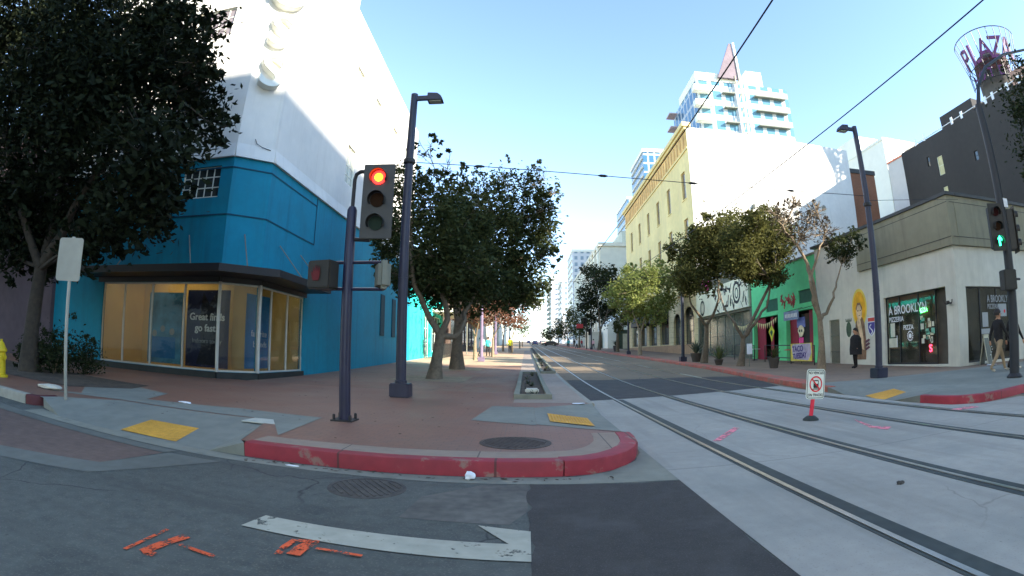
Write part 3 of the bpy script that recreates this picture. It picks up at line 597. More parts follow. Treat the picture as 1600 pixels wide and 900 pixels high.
text('lettering', 'go fast', (-9.47, 13.228, 1.49), (1, 0, 0), (0, 0, 1), .30, .003, textwhite, t, bold=.006)
text('lettering', 'Indoors today', (-9.40, 13.228, 1.14), (1, 0, 0), (0, 0, 1), .20, .003, textgrey, t)
m = MB(); m.prism([(-9.9+x, 13.230, z) for x, z in ((.1, .5), (.9, .5), (.85, 1.0), (1.0, 2.0), (.8, 2.65), (.55, 2.3), (.3, 2.65), (.2, 1.9), (.3, 1.0))], (0, .003, 0)); m.build('printed_figure', M('print_dark', (.010, .012, .03), .6, .3, 5), t)
t, P, U, N = poster('blue poster reading favorite brands in the corner window', (-8.22, 13.62, 0), (.12, 1, 0), 1.25, .45, 2.68, bluep)
Uq = U
text('lettering', 'favorite', P+U*.68+N*.022+Vector((0, 0, 1.42)), U, (0, 0, 1), .27, .003, textwhite, t)
text('lettering', 'brands', P+U*.74+N*.022+Vector((0, 0, 1.10)), U, (0, 0, 1), .27, .003, textwhite, t)
# stacked letters on the corner
t = thing('letter_sign', 'tall white letters stacked down the white corner wall', 'sign', CH.p(cl/2, 9.0))
for ch, z in (('S', 9.15), ('S', 10.75), ('O', 12.35), ('R', 13.95)):
    text('letter', ch, CH.p(cl*.5, z, .16), CH.U, (0, 0, 1), 1.75, .17, M('letter_white', (.66, .67, .66), .6, .03, 3), t, bold=.03, sx=1.05)
m = MB(); m.tube([CH.p(.55, 7.35, .03), CH.p(.62, 7.2, .05), CH.p(.8, 7.12, .05), CH.p(1.1, 7.08, .03)], .012, 5); m.build('loose_cable', wire_m, B)

# turquoise restaurant and the row beyond it
T = thing('restaurant_building', 'sunlit turquoise low restaurant with a flat canopy beyond the blue store', 'building', (-8, 34, zg(34)))
S2 = Fr((-7.75, 0, 0), (0, 1, 0), (1, 0, 0))
m = MB(); S2.wall(m, 33.62, 47.5, 0, 5.6, [(38.6, 41.2, .6, 4.2), (42.0, 46.8, 1.2, 4.2)], .3); m.quad((-7.75, 33.62, 5.6), (-7.75, 47.5, 5.6), (-18, 47.5, 5.6), (-18, 33.62, 5.6)); m.build('wall', overlay_tex(turq, 'spots', scale=1.3, lo=.56, hi=.60, col=(.005, .10, .12), amt=.8, detail=2), T)
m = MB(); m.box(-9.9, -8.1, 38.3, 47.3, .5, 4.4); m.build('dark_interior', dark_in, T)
MB().box(-7.75, -5.6, 42.0, 50.5, 4.45, 4.75).build('flat_canopy', fur_grey, T)
for y in (42.3, 46, 50.2): MB().tube([(-5.8, y, .6), (-5.8, y, 4.45)], .06, 8).build('canopy_post', signal_grey, T)
S2.window(T, 38.6, 41.2, .6, 4.2, 3, 3, frame_white, glass_dark, w=-.25); S2.window(T, 42.0, 46.8, 1.2, 4.2, 4, 2, frame_white, glass_dark, w=-.25)
F_ = thing('patio_fence', 'black barred patio fence along the sunlit turquoise restaurant', 'fence', (-6.3, 38, zg(38)))
m = MB()
for k in range(70): y = 37.5+k*.17; m.box(-6.32, -6.30, y, y+.02, zg(y)+.14, zg(y)+1.2)
m.build('bars', black_metal, F_); m = MB(); m.add([(-6.34, 37.5, zg(37.5)+1.2), (-6.28, 37.5, zg(37.5)+1.2), (-6.34, 49.4, zg(49.4)+1.2), (-6.28, 49.4, zg(49.4)+1.2), (-6.34, 37.5, zg(37.5)+1.25), (-6.28, 37.5, zg(37.5)+1.25), (-6.34, 49.4, zg(49.4)+1.25), (-6.28, 49.4, zg(49.4)+1.25)], [(0, 1, 3, 2), (4, 5, 7, 6), (0, 1, 5, 4), (2, 3, 7, 6), (0, 2, 6, 4), (1, 3, 7, 5)]); m.build('rail', black_metal, F_)
def plain_building(name, label, x0, x1, y0, y1, z1, mat, wins=(), roofm=None, zb=None):
    b = thing(name, label, 'building', ((x0+x1)/2, y0, zg(y0)))
    m = MB(); m.box(x0, x1, y0, y1, -.5, z1); m.build('wall', mat, b)
    q = MB(); e = .25; q.box(x0-e*.4, x1+e*.4, y0-e*.4, y1+e*.4, z1-.002+.004, z1+.25); q.build('parapet', roofm or mat, b)
    return b
b = plain_building('brick_building', 'dark shaded shop building beyond the turquoise restaurant', -30, -7.9, 52, 80, 11, dark_bld)
for k in range(6): S2.O.x = -7.9; S2.window(b, 53.5+k*4.2, 56.4+k*4.2, 2, 4.6, 2, 1, pizz_dark, glass_dark, w=.01)
for k in range(6): S2.window(b, 54+k*4.2, 56+k*4.2, 7, 9.2, 2, 2, pizz_dark, glass_dark, w=.01)
S2.O.x = -7.75
plain_building('office_building', 'tall pale block far down the left side behind the trees', -40, -8, 100, 150, 16, fur_grey)
plain_building('office_building', 'farther pale block on the left past the second crossing', -45, -9, 165, 300, 14, fur_white)
pb = thing('side_building', 'dark purple wall to the left of the blue store behind the shrubs', 'building', (-25, 12.6, 0))
m = MB(); m.box(-60, -16.6, 12.6, 34, -.3, 9.5); m.build('wall', purple_wall, pb); MB().box(-60, -16.58, 12.5, 12.598, 9.0, 9.6).build('coping', pizz_dark, pb)

# ================================================================== RIGHT row
XR = 15.9
RW = Fr((XR, 0, 0), (0, 1, 0), (-1, 0, 0))
PZ = thing('pizzeria_building', 'pale corner pizzeria with a grey fascia and glass front', 'building', (XR, 14.4, zg(14.4)))
FR = Fr((XR, 14.34, 0), (1, 0, 0), (0, -1, 0))
m = MB(); RW.wall(m, 14.34, 25.1, 0, 4.64, [(15.0, 19.15, .26, 3.2), (22.95, 23.95, .3, 2.55)], .3); RW.wall(m, 20.9, 25.1, 4.64, 6.5)
FR.wall(m, 0, 24.5, -.1, 4.64, [(.55, 3.9, .26, 3.12), (5.0, 9.0, .26, 3.12)], .3); m.quad((XR, 25.1, 4), (XR+8, 25.1, 4), (XR+8, 25.1, 6.5), (XR, 25.1, 6.5)); m.build('wall', pizz_white, PZ)
m = MB(); RW.bx(m, 14.22, 20.9, 4.65, 6.55, -.3, .13); FR.bx(m, .31, 24.5, 4.65, 6.55, -.3, .13); m.build('fascia', pizz_grey, PZ)
m = MB(); RW.bx(m, 14.15, 25.2, 6.552, 6.68, -.4, .2); FR.bx(m, .42, 24.6, 6.552, 6.68, -.4, .2); m.build('coping', pizz_dark, PZ)
m = MB(); RW.bx(m, 14.215, 20.9, 4.95, 4.975, .131, .14); FR.bx(m, .0, 24.5, 4.95, 4.975, .131, .14); RW.bx(m, 14.215, 20.9, 6.28, 6.30, .131, .14); FR.bx(m, 0, 24.5, 6.28, 6.30, .131, .14); m.build('seam', pizz_dark, PZ)
m = MB(); m.add([(XR+.3, 14.7, 6.5), (40, 14.7, 6.5), (40, 25, 6.5), (XR+.3, 25, 6.5)], [(0, 1, 2, 3)]); m.build('roof', pizz_dark, PZ)
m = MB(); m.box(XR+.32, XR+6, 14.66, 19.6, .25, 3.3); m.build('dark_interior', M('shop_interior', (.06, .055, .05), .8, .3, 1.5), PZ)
lw = M('shop_lamp', (1, 1, 1), .5, 0, 1, emit=(.9, 1, .95), estr=4)
for y, x in ((16.3, 18.0), (15.5, 18.2), (15.3, 19.5), (17.5, 20)): MB().box(x-.6, x+.6, y-.06, y+.06, 3.16, 3.22).build('strip_lamp', lw, PZ)
def shop2(F, edges, v0, v1, w, matf, parent):
    for a, b in zip(edges, edges[1:]):
        m = MB(); t = .035; F.bx(m, a+.003, a+t, v0+.003, v1-.003, w, w+.06); F.bx(m, b-t, b-.003, v0+.003, v1-.003, w, w+.06); F.bx(m, a+t, b-t, v0+.003, v0+.08, w, w+.06); F.bx(m, a+t, b-t, v1-.05, v1-.003, w, w+.06)
        o = m.build('shop_window', matf, parent); g = MB(); F.bx(g, a+.02, b-.02, v0+.03, v1-.03, w+.025, w+.033); g.build('pane', glass_store, o)
shop2(RW, [15.77, 16.9, 18.2, 19.15], .26, 3.2, -.20, black_metal, PZ); shop2(FR, [.55, 1.6, 2.8, 3.9], .26, 3.12, -.2, black_metal, PZ); shop2(FR, [5.0, 6.3, 7.6, 9.0], .26, 3.12, -.2, black_metal, PZ)
MB().tube([(XR+.08, 18.35, 1.0), (XR+.08, 18.35, 1.5)], .02, 6).build('door_handle', textwhite, PZ)
dn = (0, -1, 0); xq = XR+.135
text('shop_lettering', 'A BROOKLYN', (xq, 18.95, 2.42), dn, (0, 0, 1), .52, .004, textwhite, PZ, align='LEFT', bold=.005, sx=.80)
text('shop_lettering', 'PIZZERIA', (xq, 18.95, 2.10), dn, (0, 0, 1), .30, .004, textwhite, PZ, align='LEFT', bold=.004, sx=.85)
text('shop_lettering', 'PIZZA', (xq, 17.95, 1.72), dn, (0, 0, 1), .28, .004, textwhite, PZ, align='LEFT', bold=.003, sx=.9)
m = MB()
for k in range(14):
    a = 2*math.pi*k/14; m.obox((xq, 17.5+.17*math.cos(a), 1.45+.19*math.sin(a)), .003, .03, .03)
m.disc((xq, 17.5, 1.45), .10, (-1, 0, 0), .004, 12); m.build('window_emblem', textwhite, PZ)
text('shop_lettering', 'A BROOKLYN', (XR+2.1, 14.34+.135, 2.52), (1, 0, 0), (0, 0, 1), .40, .004, textgrey, PZ, align='LEFT', bold=.004, sx=.7)
text('shop_lettering', 'PIZZERIA', (XR+2.1, 14.34+.135, 2.27), (1, 0, 0), (0, 0, 1), .26, .004, textgrey, PZ, align='LEFT', bold=.003, sx=.8)
random.seed(4)
for k in range(16):   # notices taped inside the glass
    y = random.uniform(15.95, 16.75); z = random.uniform(1.1, 2.3); w_, h_ = random.uniform(.05, .11), random.uniform(.05, .13)
    m = MB(); m.box(XR+.128, XR+.131, y-w_, y+w_, z-h_, z+h_); m.build('window_notice', M('notice%d' % (k % 3), ((.45, .48, .46), (.15, .38, .33), (.5, .5, .42))[k % 3], .7), PZ)
for y, z, h_, w_ in ((18.7, 1.75, .3, .16), (18.7, 1.2, .2, .3)):
    m = MB(); m.box(XR+.128, XR+.131, y-w_, y+w_, z-h_, z+h_); m.build('window_notice', M('notice0', (.45, .48, .46), .7), PZ)
for x, z, h_, w_ in ((1.9, 1.85, .28, .2), (1.9, 1.4, .1, .3), (3.2, 2.2, .25, .3)):
    m = MB(); m.box(XR+x-w_, XR+x+w_, 14.475, 14.478, z-h_, z+h_); m.build('window_notice', textgrey, PZ)
MB().disc((XR+3.35, 14.478, 2.15), .07, (0, -1, 0), .004, 12).build('window_notice', M('notice_red', (.6, .02, .03), .6), PZ)
ne = M('neon_green', (.1, 1, .2), .5, 0, 1, emit=(.08, 1, .16), estr=5)
text('neon_sign', 'PIZZA', (XR+.30, 16.75, 2.36), (0, -1, .1), (0, .05, 1), .26, .012, ne, label='green neon word glowing inside the pizzeria window', cat='neon sign', sx=.8)
text('neon_sign', 'S', (XR+.30, 16.35, .75), (0, -1, 0), (0, 0, 1), .42, .012, M('neon_red', (1, .1, .15), .5, 0, 1, emit=(1, .03, .08), estr=4), label='small red neon squiggle low inside the pizzeria window', cat='neon sign')
# barred door, lamp, mural and badges on the white wall
dr = MB(); RW.bx(dr, 22.97, 23.93, .31, 2.53, -.16, -.12); dr = dr.build('barred_door', fur_grey, PZ)
m = MB()
for k in range(9): RW.bx(m, 23.0+k*.105, 23.025+k*.105, .33, 2.5, -.10, -.07)
for v in (.9, 1.7): RW.bx(m, 22.98, 23.92, v, v+.04, -.105, -.065)
m.build('bars', signal_grey, dr)
mu = thing('wall_mural', 'painted figure with an orange halo on the pale pizzeria wall', 'mural', (XR-.01, 21.1, .3), None)
def ell(F, u, v, a, b, w, th, n=28): return [F.p(u+a*math.cos(2*math.pi*k/n), v+b*math.sin(2*math.pi*k/n), w) for k in range(n)]
nx = Vector((-.003, 0, 0))
halo = M('halo_orange', (.60, .30, .02), .8, .1, 3, .15, 1.5, world=True)
MB().prism(ell(RW, 21.1, 2.95, .63, .92, .002, 0), nx).build('halo_edge', M('halo_edge', (.62, .45, .10), .8, .1, 3, world=True), mu)
MB().prism(ell(RW, 21.1, 2.95, .52, .78, .006, 0), nx).build('halo', halo, mu)
sk = M('mural_skin', (.48, .38, .28), .8, .35, 2.2, .2, 5, world=True); mb_ = M('mural_brown', (.16, .10, .07), .8, .4, 4, world=True)
MB().prism([RW.p(21.1+u, v, .010) for u, v in ((-.45, .5), (-.5, 1.2), (-.38, 2.2), (-.22, 2.5), (.1, 2.45), (.35, 2.3), (.52, 1.2), (.45, .5))], nx).build('robe', mb_, mu)
MB().prism(ell(RW, 21.12, 2.78, .25, .40, .014, 0), nx).build('face', sk, mu)
MB().prism([RW.p(21.1+u, v, .014) for u, v in ((-.05, 2.4), (-.25, 1.6), (-.32, .95), (-.12, 1.0), (.05, 1.7), (.25, 2.2), (.2, 2.42))], nx).build('hands', sk, mu)
m = MB()
for a in (-.12, .10): m.prism(ell(RW, 21.12+a, 2.82, .06, .03, .018, 0, 10), nx*.7)
m.prism(ell(RW, 21.12, 2.58, .07, .022, .018, 0, 10), nx*.7); m.prism([RW.p(21.12+u, v, .018) for u, v in ((-.25, 2.8), (-.27, 2.95), (-.1, 3.2), (.12, 3.2), (.27, 2.95), (.25, 2.8), (.1, 3.08), (-.1, 3.08))], nx*.7); m.build('features', mb_, mu)
m = MB()
for sx_ in (-1, 1):
    for k in range(3):
        m.prism([RW.p(21.1+sx_*(.4+a), 1.35-k*.17+b, .020) for a, b in ((0, 0), (.3, .12), (.42, .05), (.3, .0), (.05, -.1))], nx*.7)
m.build('petals', M('mural_plum', (.10, .05, .08), .8, .2, 4), mu)
bd = thing('wall_badge', 'purple and white shield badge with a red top on the pale wall', 'badge', (XR-.02, 20.2, 1.7))
MB().prism([RW.p(20.15+u, v, .002) for u, v in ((-.3, 2.45), (.3, 2.45), (.3, 1.95), (.22, 1.72), (0, 1.55), (-.22, 1.72), (-.3, 1.95))], (-.02, 0, 0)).build('shield', textwhite, bd)
MB().prism([RW.p(20.15+u, v, .0225) for u, v in ((-.26, 2.2), (.26, 2.2), (.26, 1.95), (.18, 1.75), (0, 1.6), (-.18, 1.75), (-.26, 1.95))], (-.004, 0, 0)).build('field', M('badge_purple', (.06, .05, .28), .6), bd)
MB().prism([RW.p(20.15+u, v, .0225) for u, v in ((-.26, 2.41), (.26, 2.41), (.26, 2.24), (-.26, 2.24))], (-.004, 0, 0)).build('top_bar', M('badge_red', (.45, .06, .05), .6), bd)
m = MB(); m.tube([RW.p(20.15+.14*math.sin(k*.8)*(1-k*.05), 2.1-k*.055, .03) for k in range(9)], .028, 6); m.build('emblem', textwhite, bd)
bd = thing('wall_badge', 'small dark green crest with a crown shape beside the barred door', 'badge', (XR-.02, 22.15, 1.6))
MB().prism(ell(RW, 22.08, 1.98, .22, .38, .002, 0, 16), (-.02, 0, 0)).build('plaque', M('crest_green', (.05, .085, .06), .7, .2, 6), bd)
m = MB()
for k in range(5): m.prism([RW.p(22.08+(k-2)*.1+u, v, .004) for u, v in ((-.04, 2.36), (.04, 2.36), ((k-2)*.03, 2.52))], (-.015, 0, 0))
m.build('crown', M('crest_green', (.05, .085, .06), .7), bd)
wl = thing('wall_lamp', 'double curled wall lamp on the pizzeria corner pier', 'lamp', (XR-.1, 14.36, 2.5))
for s_ in (-1, 1): MB().tube([(XR-.005, 14.75, 2.55), (XR-.12, 14.75+s_*.12, 2.5), (XR-.16, 14.75+s_*.22, 2.55), (XR-.16, 14.75+s_*.24, 2.66)], .022, 6).build('arm', black_metal, wl)
MB().lathe([(.04, 0), (.07, .02), (.07, .1), (.05, .12)], (XR-.16, 14.75, 2.5), 10).build('lamp_head', black_metal, wl)

# mint green taco shop
G = thing('taco_shop', 'mint green low shop with dark red doorways', 'building', (XR, 25.2, zg(25)))
m = MB(); RW.wall(m, 25.12, 34.0, 0, 6.3, [(25.65, 28.9, .3, 3.35), (30.0, 33.75, .3, 3.35), (25.6, 27.2, 3.75, 4.5), (29.95, 31.65, 3.62, 4.4)], .35); m.quad((XR, 25.12, 6.3), (XR, 34, 6.3), (XR+9, 34, 6.3), (XR+9, 25.12, 6.3)); m.build('wall', green_wall, G)
m = MB(); RW.bx(m, 25.12, 34.0, 6.302, 6.42, -.3, .06); m.build('coping', pizz_grey, G)
dg = M('dark_green_panel', (.02, .09, .055), .7, .1, 4)
for a, b, c, d in ((25.62, 27.18, 3.77, 4.48), (29.97, 31.63, 3.64, 4.38)): m = MB(); RW.bx(m, a, b, c, d, -.12, -.06); m.build('upper_panel', dg, G)
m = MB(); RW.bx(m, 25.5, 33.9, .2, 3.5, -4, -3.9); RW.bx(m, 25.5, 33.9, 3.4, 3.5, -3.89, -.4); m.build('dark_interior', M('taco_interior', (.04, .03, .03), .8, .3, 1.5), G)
for a, b in ((25.7, 26.5), (27.9, 28.86), (32.4, 33.7), (31.2, 31.6)): m = MB(); RW.bx(m, a, b, .3, 3.3, -.33, -.28); m.build('red_door', taco_red, G)
m = MB(); RW.bx(m, 26.5, 27.9, .4, 3.2, -.6, -.56); m.build('glass_door', glass_dark, G)
m = MB()
random.seed(11)
for k in range(26):
    u = 27.6+random.random()*1.8; v = 3.72+random.random()*.6; a = random.uniform(-.9, .9)
    m.obox(RW.p(u, v, .02), .012, .035, .14+random.random()*.14, Y=(0, math.cos(a), math.sin(a)), Z=(0, -math.sin(a), math.cos(a)))
m.build('spiky_emblem', M('emblem_red', (.42, .06, .06), .6, .1, 5), G)
hb = thing('hanging_sign', 'blue and white sign board hung over the taco shop doorway', 'sign', (XR-1.0, 26, 2.8))
m = MB(); m.box(XR-1.2, XR-1.15, 25.3, 27.0, 2.75, 3.25); m.build('board', M('sign_blue_pale', (.16, .22, .42), .6, .25, 3), hb); m = MB()
for k in range(8): m.box(XR-1.206, XR-1.201, 25.45+k*.18, 25.57+k*.18, 2.88+.02*(k % 2), 3.1)
m.build('lettering_blocks', textwhite, hb); 
for y in (25.5, 26.8): MB().tube([(XR-1.17, y, 3.25), (XR, y, 3.5)], .015, 5).build('bracket', black_metal, hb)
sg = thing('skull_sign', 'cut-out white and blue figure sign with a pink plate by the taco doorway', 'sign', (14.9, 25.5, 1.9))
m = MB(); m.box(14.95, 14.98, 25.0, 25.9, 2.3, 2.85); m.build('top_plate', M('sign_blue', (.10, .13, .40), .6, .3, 6), sg)
MB().prism([(14.94, 25.45+.34*math.cos(a)*(.8 if math.sin(a) < 0 else 1), 2.1+.32*math.sin(a)) for a in [2*math.pi*k/16 for k in range(16)]], (.03, 0, 0)).build('face', M('sign_bone', (.55, .52, .42), .6, .2, 6), sg)
for y in (25.28, 25.52): MB().box(14.93, 14.938, y, y+.12, 2.05, 2.18).build('eye', sign_black, sg)
MB().box(14.94, 14.97, 25.2, 25.7, 1.45, 1.75).build('pink_plate', M('sign_pink', (.75, .04, .25), .6), sg); MB().box(14.95, 14.97, 25.43, 25.47, .3, 2.3).build('post', black_metal, sg)
bn = thing('fence_banner', 'purple and yellow banner reading TACO TUESDAY tied to the patio rail', 'banner', (14.25, 24.3, .5))
m = MB(); m.box(14.235, 14.25, 23.15, 25.42, .50, 1.42); m.build('cloth', M('banner_yellow', (.50, .45, .10), .7, .2, 4), bn)
MB().prism([(14.231, y, z) for y, z in ((25.1, .62), (25.3, 1.25), (25.1, 1.39), (23.3, 1.39), (23.2, .9), (23.5, .55))], (-.003, 0, 0)).build('print', M('banner_lilac', (.34, .32, .50), .7, .2, 4), bn)
text('lettering', 'TACO', (14.222, 25.2, .98), (0, -1, .04), (0, .05, 1), .42, .002, M('banner_navy', (.05, .03, .20), .7), bn, align='LEFT', bold=.012)
text('lettering', 'TUESDAY', (14.222, 25.15, .60), (0, -1, .07), (0, .05, 1), .40, .002, M('banner_navy', (.05, .03, .20), .7), bn, align='LEFT', bold=.012, sx=.86)
pr = thing('patio_railing', 'black patio railing in front of the mint green taco shop', 'railing', (14.3, 28, zg(28)))
for y in (23.0, 25.5, 27.2, 28.8, 30.4, 32.0, 33.6): m = MB(); m.tube([(14.3, y, zg(y)+.14), (14.3, y, zg(y)+1.12)], .03, 6); m.build('post', black_metal, pr)
m = MB()
for a, b in ((23.0, 28.8), (30.4, 33.6)):
    for h in (1.08, .4): m.tube([(14.3, a, zg(a)+.14+h-.1), (14.3, b, zg(b)+.14+h-.1)], .025, 6)
m.build('rails', black_metal, pr)
bu = thing('bunting', 'string of cream pennants across the taco shop front', 'bunting', (14.4, 30, 3.0))
P0, P1 = at(1166, 497, 33.0), at(1218, 497, 28.2)
P0 = Vector((14.45, 34.2, 3.15)); P1 = Vector((14.45, 27.4, 3.05))
pts = [P0.lerp(P1, k/24)+Vector((0, 0, -.35*math.sin(math.pi*((k/24*2) % 1)))) for k in range(25)]
MB().tube(pts, .01, 4).build('string', black_metal, bu); m = MB()
for k in range(24):
    a = pts[k]; b = pts[k].lerp(pts[k+1], .8); c = (a+b)/2+Vector((0, 0, -.34)); m.prism([a, b, c], (.006, 0, 0))
m.build('pennants', M('pennant_cream', (.50, .46, .28), .8, .15, 3), bu)
ys_ = thing('diamond_sign', 'yellow diamond board in the left opening of the taco shop', 'sign', (15.4, 29.7, 2.2))
MB().prism([(15.5, 30.2+y, 2.2+z) for y, z in ((0, .5), (.42, .1), (.2, -.2), (0, -.55), (-.2, -.2), (-.42, .1))], (.02, 0, 0)).build('board', M('sign_yellow', (.62, .55, .04), .6), ys_)
MB().prism([(15.49, 30.2+y, 2.2+z) for y, z in ((0, .2), (.2, .05), (0, -.2), (-.2, .05))], (-.003, 0, 0)).build('print', dg, ys_)

# doodle-sign shop
Q = thing('doodle_sign_shop', 'shop with a white sign band of black doodles and dark glass front', 'building', (XR, 34.1, zg(34)))
m = MB(); RW.wall(m, 34.02, 46.0, 0, 4.15, [(34.4, 45.6, .75, 4.05)], .4); RW.wall(m, 34.02, 46.0, 4.15, 7.4); m.quad((XR, 34.02, 7.4), (XR, 46, 7.4), (XR+12, 46, 7.4), (XR+12, 34.02, 7.4)); m.quad((XR, 34.02, 6), (XR+9, 34.02, 6), (XR+9, 34.02, 7.4), (XR, 34.02, 7.4)); m.build('wall', M('shop_grey_green', (.10, .105, .09), .8, .1, 3, world=True), Q)
m = MB(); RW.bx(m, 34.15, 45.9, 4.25, 6.5, .002, .18); sgn = m.build('sign_band', M('sign_cream', (.58, .56, .50), .7, .06, 3, world=True), Q)
m = MB(); random.seed(5)
def ringm(u, v, a, b, th, w=.181):
    n = 22
    for k in range(n):
        t0, t1 = 2*math.pi*k/n, 2*math.pi*(k+1)/n
        m.prism([RW.p(u+a*math.cos(t0), v+b*math.sin(t0), w), RW.p(u+a*math.cos(t1), v+b*math.sin(t1), w), RW.p(u+(a-th)*math.cos(t1), v+(b-th)*math.sin(t1), w), RW.p(u+(a-th)*math.cos(t0), v+(b-th)*math.sin(t0), w)], (-.006, 0, 0))
ringm(36.3, 5.5, .75, .85, .22); ringm(36.3, 5.45, .33, .42, .12); ringm(44.2, 5.0, .6, .7, .16); ringm(44.2, 5.0, .25, .6, .1)
for k in range(64):
    u = 34.4+random.random()*6.6; v = 4.4+random.random()*1.95; a = random.uniform(0, 3.1); l = .1+random.random()*.35
    if (u-36.3)**2+(v-5.5)**2 < .8: continue
    m.prism([RW.p(u+math.cos(a+q*.7)*l*s_+math.sin(a)*e, v+math.sin(a+q*.7)*l*s_+math.cos(a)*e, .181) for s_, q, e in ((-1, 0, .08), (0, 1, .16), (1, 0, .08), (1, 0, -.08), (0, 1, -.05), (-1, 0, -.08))], (-.006, 0, 0))
m.build('doodles', sign_black, sgn)
m = MB(); RW.bx(m, 34.4, 45.6, .6, 4.1, -4, -3.9); m.build('dark_interior', dark_in, Q)
def shopf(F, edges, v0, v1, w, fm, gm, parent):
    for a, b in zip(edges, edges[1:]): F.window(parent, a, b, v0, v1, 1, 2, fm, gm, w=w, t=.06)
shopf(RW, [34.42, 36.2, 38.0, 39.8, 41.6, 43.4, 45.58], .77, 4.03, -.25, M('frame_greygreen', (.10, .115, .10), .7), M('glass_greygreen', (.045, .06, .055), .12, .2, 1, spec=.8), Q)
pd = thing('pink_flower_sign', 'bright pink flower cluster sign above the doodle sign band', 'sign', (XR, 43, 6.8)); m = MB()
for k in range(16): m.disc(RW.p(43.0+random.uniform(-.9, .9), 6.9+random.uniform(-.45, .45), .19+.01*k/4), .26, (-1, 0, 0), .01, 7)
m.build('petals', M('flower_pink', (.60, .06, .28), .7, .2, 4), pd)

# four-storey yellow building
Yb = thing('yellow_building', 'four-storey pale yellow building with an ochre frieze and arched ground floor', 'building', (XR, 46.1, zg(46)))
cy = [48.4, 54.2, 59.2, 64.4, 69.8, 75.4, 79.0]
hw = [(c-.65, c+.65, v, v+2.9) for c in cy[:6] for v in (16.3, 11.4)]
arch = [(51.6, 54.3, .5, 5.2), (56.2, 60.2, 2.0, 6.6), (61.6, 65.6, 2.0, 6.6), (67.0, 71.0, 2.0, 6.6), (72.4, 76.4, 2.0, 6.6), (47.2, 50.6, 1.9, 5.6)]
m = MB(); RW.wall(m, 46.02, 80, 6.9, 21.0, hw, .25); RW.wall(m, 46.02, 80, 21.0, 23.3); m.quad((XR, 80, 0), (35.4, 80, 0), (35.4, 80, 23.3), (XR, 80, 23.3)); m.build('wall', yellow_wall, Yb)
m = MB(); RW.wall(m, 46.02, 80, 0, 6.9, arch, .5); m.build('ground_floor', stonebase, Yb)
m = MB(); m.quad((XR, 46.02, 0), (35.4, 46.02, 0), (35.4, 46.02, 22.4), (XR, 46.02, 23.3)); m.build('side_wall', white_wall, Yb)
m = MB(); m.add([(XR, 46.02, 23.2), (XR, 80, 23.2), (35.4, 80, 22.3), (35.4, 46.02, 22.3)], [(0, 1, 2, 3)]); m.build('roof', pizz_dark, Yb)
m = MB(); RW.bx(m, 46.3, 79.7, 21.15, 23.0, .002, .05); fz = m.build('frieze', frieze_m, Yb)
m = MB()
for k in range(28): RW.bx(m, 46.9+k*1.17, 47.3+k*1.17, 21.4, 22.7, .051, .10)
m.build('frieze_panels', M('frieze_dark', (.42, .27, .13), .9, .2, 3, world=True), fz)
m = MB(); RW.bx(m, 45.8, 80.2, 23.302, 23.75, -.5, .45); RW.bx(m, 45.9, 80.1, 23.0, 23.3, .003, .25); m.build('cornice', yellow_wall, Yb)
m = MB(); RW.bx(m, 46.0, 80, 20.95, 21.12, .002, .12); RW.bx(m, 46.0, 80, 9.6, 9.85, .002, .18); RW.bx(m, 46, 80, 6.85, 7.1, .003, .2); m.build('string_course', yellow_wall, Yb)
for u0, u1, v0, v1 in hw: RW.window(Yb, u0, u1, v0, v1, 1, 2, M('window_frame_tan', (.30, .24, .15), .7), M('glass_brownish', (.13, .11, .10), .15, .2, 1.5, spec=.8), w=-.2, t=.08, sill=yellow_wall)
for u0, u1, v0, v1 in arch: RW.window(Yb, u0, u1, v0, v1, 3, 2, black_metal, glass_dark, w=-.35, t=.1)
for u0, u1, v0, v1 in arch:   # arched heads
    m = MB(); n = 14; c = (u0+u1)/2; r = (u1-u0)/2; vb = v1-r*.9
    for k in range(n):
        a0, a1 = math.pi*k/n, math.pi*(k+1)/n
        m.prism([RW.p(c-r*math.cos(a0), vb+r*.9*math.sin(a0), -.1), RW.p(c-r*math.cos(a1), vb+r*.9*math.sin(a1), -.1), RW.p(c-r*math.cos(a1), v1+.0, -.1), RW.p(c-r*math.cos(a0), v1+.0, -.1)], (-.09, 0, 0))
    m.build('arch_head', stonebase, Yb)
for u0 in (56.2, 61.6, 67.0):
    m = MB(); n = 10; c = u0+2
    prof = [(math.cos(math.pi*k/n/2)*1.5, math.sin(math.pi*k/n/2)*1.9) for k in range(n+1)]
    for (a, b), (c2, d) in zip(prof, prof[1:]): m.quad(RW.p(u0, 4.6+b, a*.9), RW.p(u0+4, 4.6+b, a*.9), RW.p(u0+4, 4.6+d, c2*.9), RW.p(u0, 4.6+d, c2*.9))
    for e in (u0, u0+4): m.add([RW.p(e, 4.6, 0)]+[RW.p(e, 4.6+b, a*.9) for a, b in prof], [tuple(range(len(prof)+1))])
    m.build('awning', black_metal, Yb)
m = MB(); RW.bx(m, 46.3, 80, .3, 1.9, .003, .08); m.build('base_panel', M('base_tan', (.28, .19, .13), .8, .1, 3, world=True), Yb)
for y, z in ((27.5, 14.6), (22.5, 15.0), (31, 15.3)): MB().lathe([(.22, 0), (.22, .3), (.12, .45)], (y, 45.95, z), 8).build('vent', signal_grey, Yb)
RW.window(Yb, 46.6, 46.9, 8, 8.4, 1, 1, black_metal, glass_dark, w=.01)

